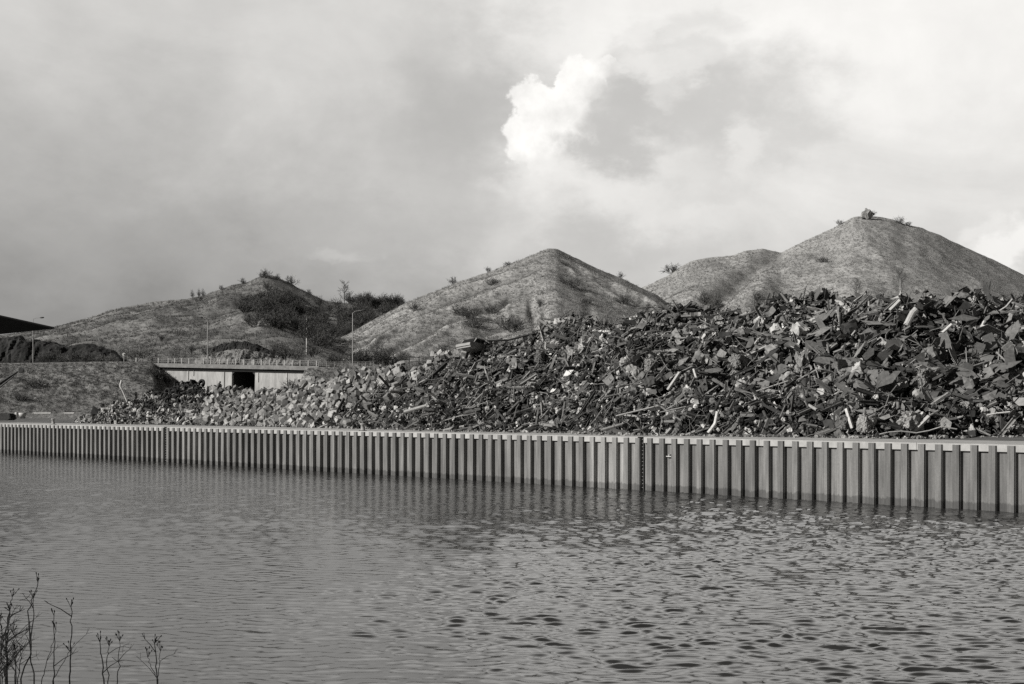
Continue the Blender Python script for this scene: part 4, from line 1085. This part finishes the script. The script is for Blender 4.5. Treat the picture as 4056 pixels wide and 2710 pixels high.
def scrap():
    chosen = set(); 
    for kind, lim in LIM.items():
        ids = [i for i, p in enumerate(POOL) if p[0] == kind and p[7] > 0]; ids.sort(key=lambda i: -POOL[i][7]); chosen.update(ids[:lim])
    for i in chosen:
        kind, ti, Rm, S, P, tone, zn, ap, u = POOL[i]
        o = bpy.data.objects.new(INFO[kind][0], meshes[kind][ti]); COL.objects.link(o)
        M4 = Matrix.Translation(Vector(P)) @ Matrix([list(r) for r in Rm]).to_4x4() @ Matrix.Diagonal((*S, 1)); o.matrix_world = M4
        o.color = (tone, tone, tone, 1)
        vpx = VH-(P[2]-HC)/P[1]*F; j = int(np.clip(np.searchsorted(hu, u), 0, NU-1)); fr = (hbv[j]-vpx)/max(hbv[j]-hcv[j], 1)
        lvl = 'at the foot of' if fr < .28 else 'halfway up' if fr < .72 else 'near the top of'
        heap = ['the small mixed heap', 'the bank of pale bales', ''][zn]
        if zn == 2: heap = 'the left shoulder of the main heap' if u < 2300 else 'the middle of the main heap' if u < 3050 else 'the main heap below the highest hill'
        if kind == 'tyre': lvl, heap = 'in the pile', 'topping the small heap'
        where = lvl+' '+heap
        shade = '' if kind == 'tyre' else 'near-black ' if tone < .075 else 'grey ' if tone < .22 else 'pale '
        tag(o, shade+DESC[kind]+' '+where, INFO[kind][1], shade+DESC[kind]+' pieces '+where)
    # the rest: one uncountable mass per heap, on a core painted near black for gap shade
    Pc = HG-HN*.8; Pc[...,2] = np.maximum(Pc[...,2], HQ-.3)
    for zn, nm, (a, b) in ((0,'small_scrap_heap',(300,845)), (1,'bale_heap',(845,1500)), (2,'main_scrap_heap',(1500,4700))):
        bt = []
        for kind in TPL:
            for ti in range(len(TPL[kind])):
                sel = [p for i, p in enumerate(POOL) if p[0] == kind and p[1] == ti and p[6] == zn and i not in chosen]
                if sel: bt.append((ARR[kind][ti][0], ARR[kind][ti][1], np.array([p[2] for p in sel]), np.array([p[3] for p in sel]), np.array([p[4] for p in sel]), np.array([p[5] for p in sel])))
        j0 = max(0, np.searchsorted(hu, a)-1); j1 = np.searchsorted(hu, b)+1
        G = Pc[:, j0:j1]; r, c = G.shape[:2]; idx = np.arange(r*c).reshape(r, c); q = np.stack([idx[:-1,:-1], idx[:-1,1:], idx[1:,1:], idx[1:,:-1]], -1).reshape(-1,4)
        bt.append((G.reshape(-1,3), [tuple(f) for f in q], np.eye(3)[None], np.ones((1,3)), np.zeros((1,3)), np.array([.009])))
        o = merged(nm, bt, M_scr); tag(o, kind='stuff')
scrap()

# ------------------------------------------------------------------ pieces that stand out
def hp(u, v):
    j = int(np.clip(np.searchsorted(hu, u), 0, NU-1)); c = HG[:NF, j]; vv = VH-(c[:,2]-HC)/c[:,1]*F; i = int(np.argmin(np.abs(vv-v))); return Vector(c[i]), Vector(HN[i, j])
def on(u, v, lift=.35): p, n = hp(u, v); return p+n*lift
def pale(name, tone): 
    return mat(name, tone*.85, tone*1.12, 2.5, .6, .2, 8., coords='obj', fine=(6., .8, 1.1))
M_w1 = pale('whitish_paint', .62); M_w2 = pale('light_metal', .42); M_gr = pale('grey_plate', .17)
def bar_px(name, pts, r, m, label, cat, Yoff=-.5, n=6):
    Q = [hp(u, v)[0] for u, v in pts]; Y = min(q.y for q in Q)+Yoff
    W = [at(u, v, Y) for u, v in pts]; c = sum(W, Vector())/len(W)
    o = MB().tube([p-c for p in W], r, n).build(name, m); o.location = c; tag(o, label, cat); return o
bar_px('bent_pipe', [(2805,1715),(2832,1680),(2842,1630)], .13, M_w1, 'white bent pipe standing against the foot of the main scrap heap', 'pipe', -.2, 8)
bar_px('steel_bar', [(2080,1685),(2190,1610)][::-1], .10, M_w2, 'pale straight bar slanting at the foot of the main heap', 'bar') if False else None
bar_px('steel_pipe', [(1600,1633),(1690,1607)], .17, M_w2, 'stout pale pipe lying where the bales meet the main heap', 'pipe', -.6, 8)
bar_px('pole', [(3910,1645),(3950,1637),(4000,1632)], .07, M_w1, 'thin white pole low in the main heap near its right end', 'pole')
bar_px('rail', [(3615,1712),(3680,1650)], .16, M_w2, 'square bar leaning at the foot of the heap beside a pale lump', 'bar', -.5, 4)
bar_px('rail', [(3352,1618),(3376,1695)], .14, M_w1, 'pale square post leaning at the foot of the heap by a striped bale', 'post', -.5, 4)
bar_px('cable', [(3485,1720),(3520,1712),(3570,1708),(3630,1715),(3680,1706),(3730,1690),(3790,1700)], .05, M_w2, 'pale cable snaking along the foot of the main heap', 'cable', -.4)
bar_px('steel_channel', [(2645,1545),(2692,1475)], .13, M_w2, 'channel bar standing aslant before a black hollow in the main heap', 'beam', -.5, 4)
bar_px('bent_strip', [(2748,1460),(2755,1485),(2762,1500)], .12, M_w1, 'short white bent strip beside the black hollow in the main heap', 'strip', -.5, 4)
bar_px('steel_beam', [(3590,1290),(3615,1240),(3630,1225)], .26, M_w2, 'thick pale pipe standing steeply near the top of the main heap', 'pipe', -.5, 10)
bar_px('pole', [(3525,1230),(3565,1190)], .16, M_w2, 'pale strip slanting just below the top edge of the main heap', 'strip', -.5, 4)
bar_px('pole', [(4010,1185),(3985,1215),(3930,1250)], .08, M_w2, 'long thin pole slanting at the upper right of the main heap', 'pole', -.5)
bar_px('pole', [(3720,1330),(3770,1285)], .12, M_w1, 'short pale tube under the flat plates near the top of the heap', 'pipe', -.6, 8)
bar_px('steel_beam', [(1930,1350),(2010,1348),(2120,1320)][::-1], .10, M_dark, 'dark beam jutting from the left shoulder of the main heap', 'beam', -.3, 4)
bar_px('steel_beam', [(2715,1226),(2760,1232),(2775,1222)], .14, M_dark, 'dark beam sticking out on the skyline of the main heap', 'beam', 0., 4)
bar_px('pipe', [(2440,1648),(2640,1600)][::-1], .07, M_w2, 'long pale tube along the ledge of the main heap', 'pipe', -.7)
bar_px('pipe', [(2980,1555),(3120,1510)], .06, M_w2, 'thin tube above the whitish block in the main heap', 'pipe', -.5)
def sheet_px(name, poly, Yoff, m, label, cat, bow=.25, thick=.05):
    """a bent metal plate with its real outline; its corners spread in depth, given thickness"""
    Q = [hp(*p)[0].y for p in poly]; Y0 = sum(Q)/len(Q)+Yoff
    W = [at(u, v, Y0+(q-sum(Q)/len(Q))*.8) for (u, v), q in zip(poly, Q)]; c = sum(W, Vector())/len(W); n = len(W)
    nr = (W[1]-W[0]).cross(W[2]-W[0]).normalized()
    if nr.y > 0: nr = -nr
    V = [p-c for p in W]+[nr*bow*.5]; B = [p-nr*thick for p in V]
    Fs = [(i,(i+1)%n,n) for i in range(n)]+[((i+1)%n+n+1,i+n+1,2*n+1) for i in range(n)]+[((i+1)%n,i,i+n+1,(i+1)%n+n+1) for i in range(n)]
    mb = MB().add(V+B, Fs); o = mb.build(name, m); o.location = c; return tag(o, label, cat)
sheet_px('metal_sheet', [(2228,1493),(2245,1465),(2283,1447),(2278,1470),(2250,1488)], -.7, M_w1, 'bright white folded sheet in the left middle of the main heap', 'sheet metal')
sheet_px('steel_plate', [(2384,1507),(2420,1478),(2432,1500),(2410,1532)], -.6, M_gr, 'grey plate with a corner torn off right of the bright folded sheet', 'plate')
sheet_px('metal_sheet', [(2364,1312),(2390,1304),(2425,1311),(2395,1317)], -.4, M_w1, 'flat white sheet lying near the top of the left shoulder', 'sheet metal')
sheet_px('steel_plate', [(3320,1478),(3305,1450),(3385,1440),(3380,1478),(3360,1462),(3345,1500)], -.8, M_gr, 'large grey plate with two pointed legs in the right of the heap', 'plate')
sheet_px('steel_plate', [(3780,1425),(3870,1422),(3868,1460),(3778,1462)], -.9, M_gr, 'large clean rectangular plate facing out in the right of the heap', 'plate')
sheet_px('steel_plate', [(3955,1290),(4010,1283),(4018,1320),(3985,1350)], -.8, M_gr, 'square plate tilted up at the right end of the heap', 'plate')
sheet_px('steel_plate', [(3878,1400),(3940,1408),(3915,1450),(3885,1430)], -.7, M_gr, 'pointed plate beside the large rectangular plate', 'plate')
sheet_px('steel_plate', [(3300,1185),(3330,1192),(3400,1238),(3365,1240)], -.5, M_w2, 'pale tapering panel on the skyline of the right main heap', 'panel')
sheet_px('steel_plate', [(3670,1180),(3690,1162),(3705,1180),(3685,1190)], 0., M_w1, 'small white panel standing on the skyline of the main heap', 'panel')
sheet_px('steel_plate', [(4000,1470),(3990,1500),(3920,1535),(3935,1505)], -.8, M_gr, 'long plate lying aslant at the right end of the heap', 'plate')
sheet_px('steel_plate', [(3378,1508),(3390,1500),(3450,1532),(3420,1545),(3380,1535)], -.7, M_gr, 'grey plate with two dark spots under the two-legged plate', 'plate')
sheet_px('metal_sheet', [(3800,1712),(3830,1703),(3850,1718),(3820,1724)], -.4, M_w1, 'bright white crumpled sheet on the ground at the heap foot', 'sheet metal', .4)
sheet_px('metal_sheet', [(770,1600),(788,1600),(790,1614),(762,1616)], -.5, M_w1, 'small white panel low in the small heap below the tyres', 'panel')
sheet_px('steel_sheet', [(358,1640),(370,1607),(398,1628),(395,1642)], -.6, M_black, 'black steel panel propped at the left tip of the small heap', 'panel')
def block_px(u, v, s, label, tone=.55, cat='bale', stripes=False, sc=(1,1,1), seed=1):
    me = t_lump(np.random.default_rng(seed), 12, .30, 1.6).mesh('crushed_bale'); o = link('crushed_bale', me, mat('bale_%d' % seed, tone*.18, tone*.75, 5., .8, .9, 9., coords='obj', stretch=(3.,3.,.7) if stripes else (1,1,1)))
    p, n = hp(u, v); o.location = p+n*s*.3+Vector((0,-.3,0)); o.scale = (s*sc[0], s*sc[1], s*sc[2]); o.rotation_euler = (.2*random.random(), .2*random.random(), .6); return tag(o, label, cat)
block_px(3045, 1585, 0.90, 'whitish square block propped in the lower middle of the main heap', .75, 'block', seed=31)
block_px(3165, 1480, 1.56, 'big pale crumpled bale standing at the right of the heap', .5, seed=32, sc=(.7,.8,1.5))
block_px(3640, 1505, 1.64, 'rounded pale bale of wire under the large plates', .42, seed=33, sc=(1.2,1,.9))
block_px(3590, 1685, 1.33, 'pale domed lump at the foot of the main heap', .55, seed=34, sc=(1.3,1,.9))
block_px(3435, 1690, 1.01, 'vertically striped bale at the foot of the main heap', .6, seed=35, stripes=True, sc=(1.,1,1.5))
block_px(3340, 1690, 1.01, 'dull bale on the ground beside the striped bale', .25, seed=36)
block_px(2915, 1440, 1.17, 'pale bale in the middle of the heap above a dark hollow', .45, seed=37)
block_px(2145, 1385, 1.17, 'pale boxy bale on the left shoulder of the main heap', .42, seed=38)
block_px(2580, 1455, 1.01, 'round pale lump in the middle of the main heap', .4, seed=39)
block_px(2135, 1420, 0.86, 'grey boxy bale just under the pale boxy bale', .3, seed=40)
def car_wreck():
    p, n = hp(1872, 1420); root = empty('car_wreck', p+Vector((0,-.4,.55))); root.rotation_euler = (R(-8), R(6), R(60)); tag(root, 'crushed pale car with black window holes on the heap slope', 'car wreck')
    body = [(-1.9,0.),(-1.95,.45),(-1.1,.62),(-.55,1.08),(.85,1.1),(1.5,.68),(1.95,.58),(2.,.1),(1.5,0.),(1.2,.22),(.8,0.),(-.9,0.),(-1.2,.22),(-1.55,0.)]
    Mx = Matrix.Rotation(R(90), 4, 'X') @ Matrix.Translation((0,0,-.8)); MB().prism(body, 0, 1.6, Mx).build('body', M_mid, root)
    MB().prism([(-.95,.62),(-.5,.99),(.1,1.),(.1,.62)], -.015, 1.615, Matrix.Rotation(R(90), 4, 'X') @ Matrix.Translation((0,0,-.8))).build('side_window', M_black, root)
    MB().prism([(.2,.62),(.2,1.),(.78,1.),(1.3,.66)], -.012, 1.612, Matrix.Rotation(R(90), 4, 'X') @ Matrix.Translation((0,0,-.8))).build('side_window', M_black, root)
    MB().add([(-1.09,-.7,.66),(-1.09,.7,.66),(-.60,.65,1.06),(-.60,-.65,1.06),(-1.11,-.7,.68),(-1.11,.7,.68),(-.62,.65,1.08),(-.62,-.65,1.08)],[(3,2,1,0),(4,5,6,7),(0,1,5,4),(1,2,6,5),(2,3,7,6),(3,0,4,7)]).build('windscreen', M_black, root)
    MB().box((-2.02,-.82,.18),(-1.90,.82,.36)).build('bumper', M_mid, root)
car_wreck()
def bent_mast():
    Y = hp(510, 1600)[0].y-.2; b = at(508, 1602, Y); root = empty('bent_mast', b); inv = Matrix.Translation(-b); tag(root, 'white bent mast with a trailing cable sticking out of the small heap', 'mast')
    P = lambda u, v, d=0.: inv @ at(u, v, Y+d)
    MB().tube([P(509,1604), P(497,1575), P(483,1543)], [.10,.10,.09], 6).build('lower_post', M_pale, root)
    MB().tube([P(483,1543), P(477,1532), P(478,1522), P(482,1506)], [.11,.15,.17,.13], 8).build('mast_head', M_pale, root)
    MB().tube([P(484,1506), P(510,1513), P(535,1520), P(556,1527), P(575,1524)], .05, 5).build('cable', M_mid, root)
    MB().tube([P(490,1540), P(497,1550), P(496,1560)], .05, 5).build('bracket', M_dark, root)
bent_mast()
def curved_bar(): bar_px('curved_bar', [(590,1588),(588,1572),(572,1556)], .08, M_w2, 'short pale curved bar rising behind the small heap', 'bar', .3)
curved_bar()
def boulder():
    m_ = t_lump(np.random.default_rng(5), 4, .30, 2.2).mesh('boulder')
    o = link('boulder', m_, mat('boulder_rock', .2, .3, .8, .9, .5, 3., coords='obj')); p = SR.point(3430, 862); o.location = p+Vector((0,-3.,1.5)); o.scale = (5.6,5.,5.8); o.rotation_euler = (.25,.35,.5); tag(o, 'pale boulder crowning the highest summit, dark on one side', 'boulder')
boulder()
# litter on the yard: uncountable
def litter():
    g2 = np.random.default_rng(5); bt = []
    for kind in ('crumple','lump','rod','bent'):
        n = 450; j = g2.integers(0, NU, n); P = HG[0, j]+np.stack([g2.normal(0,.8,n), -np.abs(g2.normal(0,.9,n)), np.zeros(n)], -1); P[:,2] = HQ+.06
        N = np.repeat(np.array([[0,0,1.]]), n, 0); s = g2.uniform(.08,.32,n)
        bt.append((ARR[kind][0][0], ARR[kind][0][1], frames(N, g2, .5), np.repeat(s[:,None],3,1), P, g2.uniform(.05,.4,n)))
    tag(merged('litter', bt, M_scr), kind='stuff')
litter()

# ------------------------------------------------------------------ dry stalks on the near bank
M_stalk = mat('dry_stalk', .010, .022, 8., .9, coords='obj')
def stalk(pts, Y, r, seed, label, head=True, side=3, group='dry stalks on the near bank'):
    g3 = np.random.default_rng(seed); W = [at(u, v, Y+.05*i) for i, (u, v) in enumerate(pts)]; b = W[0].copy(); b.z = 4.42
    W = [b]+W; r = r*.66; root = empty('dry_stalk', b); tag(root, label, 'plant', group)
    # resample so the stem wavers
    Q = []
    for p, q in zip(W, W[1:]):
        for k in range(4): Q.append(p.lerp(q, k/4)+Vector((g3.normal(), g3.normal(), 0))*.003)
    Q.append(W[-1]); n = len(Q)
    MB().tube([p-b for p in Q], [r*(1-.55*i/(n-1)) for i in range(n)], 5).build('stem', M_stalk, root)
    for k in range(1 if side < 5 else 4):
        m_ = MB(); i = int(g3.integers(n//3, n-1)); p = Q[i]-b; d = Vector((g3.choice([-1,1])*g3.uniform(.4,1.), g3.normal()*.3, g3.uniform(.4,1.2))).normalized(); l = g3.uniform(.05,.16)
        q = p+d*l; m_.tube([p, p+d*l*.5+Vector((0,0,.006)), q], [r*.55, r*.45, r*.3], 4)
        for c in range(3): dd = (d+Vector((g3.normal(),g3.normal(),g3.normal()))*.6).normalized(); m_.tube([q, q+dd*.035], [r*.3, r*.2], 4)
        m_.build('side_branch', M_stalk, root)
    if head:
        m_ = MB(); t = Q[-1]-b
        for c in range(6):
            dd = Vector((g3.normal()*.35, g3.normal()*.35, 1.)).normalized(); l = g3.uniform(.015,.05); m_.tube([t, t+dd*l], [r*.35, r*.25], 4)
            e = t+dd*l; m_.tube([e-dd*.005, e+dd*.002, e+dd*.007], [.0015, .0032, .0015], 4)
        m_.build('seed_head', M_stalk, root)
ST = [([(132,2690),(122,2600),(130,2450),(132,2370)],.0065,'upright dry stalk crossed by a long leaning one'),([(80,2690),(125,2590),(145,2330),(150,2305)],.0065,'long leaning dry stalk, the tallest on the near bank') if False else ([(80,2690),(122,2592),(92,2420) if False else (112,2420),(133,2365),(150,2310)],.0065,'long leaning dry stalk, the tallest on the near bank'),
      ([(212,2700),(215,2580),(214,2440)],.006,'straight dry stalk left of the tallest straight pair'),([(280,2700),(278,2620),(284,2480),(281,2405)],.007,'thick straight dry stalk, second tallest of the bank'),
      ([(212,2690),(250,2620),(275,2580)],.004,'short dry stalk leaning across between two straight ones'),([(160,2700),(185,2640),(205,2560),(222,2500)],.004,'thin dry stalk leaning behind the straight ones'),
      ([(412,2690),(402,2600),(396,2545)],.007,'forked dry stalk, left one of the middle clump'),([(428,2700),(424,2600),(432,2560)],.005,'dry stalk in the centre of the middle clump'),([(462,2700),(472,2620),(474,2540)],.005,'dry stalk at the right of the middle clump'),
      ([(623,2700),(618,2620),(612,2550)],.007,'bushy topped dry stalk standing apart at the right'),([(622,2690),(600,2640),(585,2605)],.004,'thin side stalk beside the bushy topped one'),([(624,2690),(635,2620),(636,2580)],.004,'curved thin stalk close right of the bushy topped one'),
      ([(62,2690),(66,2620),(60,2580)],.006,'stubby dry stalk near the left edge of the bank'),([(25,2690),(28,2560),(30,2480),(38,2420)],.010,'thick dark dry stalk at the very left edge'),([(30,2690),(24,2500),(40,2400),(48,2365)],.006,'dry stalk arching up at the very left edge')]
for i, (pts, r, l) in enumerate(ST): stalk(pts, 6.7+.05*(i%5), r, 100+i, l, head=True, side=5 if i in (13,14) else 3)
g4 = np.random.default_rng(8)
for k in range(12):
    u = g4.uniform(-60, 75); h = g4.uniform(70, 230); stalk([(u,2690),(u+g4.uniform(-15,15),2690-h*.6),(u+g4.uniform(-25,30),2690-h)], 6.6+g4.random()*.4, .0045, 200+k, 'thin dry stalk in the tangle at the left corner of the near bank', side=5, group='tangle of stalks at the near left corner')

# ------------------------------------------------------------------ render settings
scene.render.engine = 'CYCLES'
scene.view_settings.view_transform = 'Standard'; scene.view_settings.look = 'None'; scene.view_settings.gamma = 1; scene.view_settings.exposure = 0
scene.cycles.max_bounces = 5; scene.cycles.diffuse_bounces = 2; scene.cycles.glossy_bounces = 3; scene.cycles.transmission_bounces = 1
scene.cycles.use_denoising = False
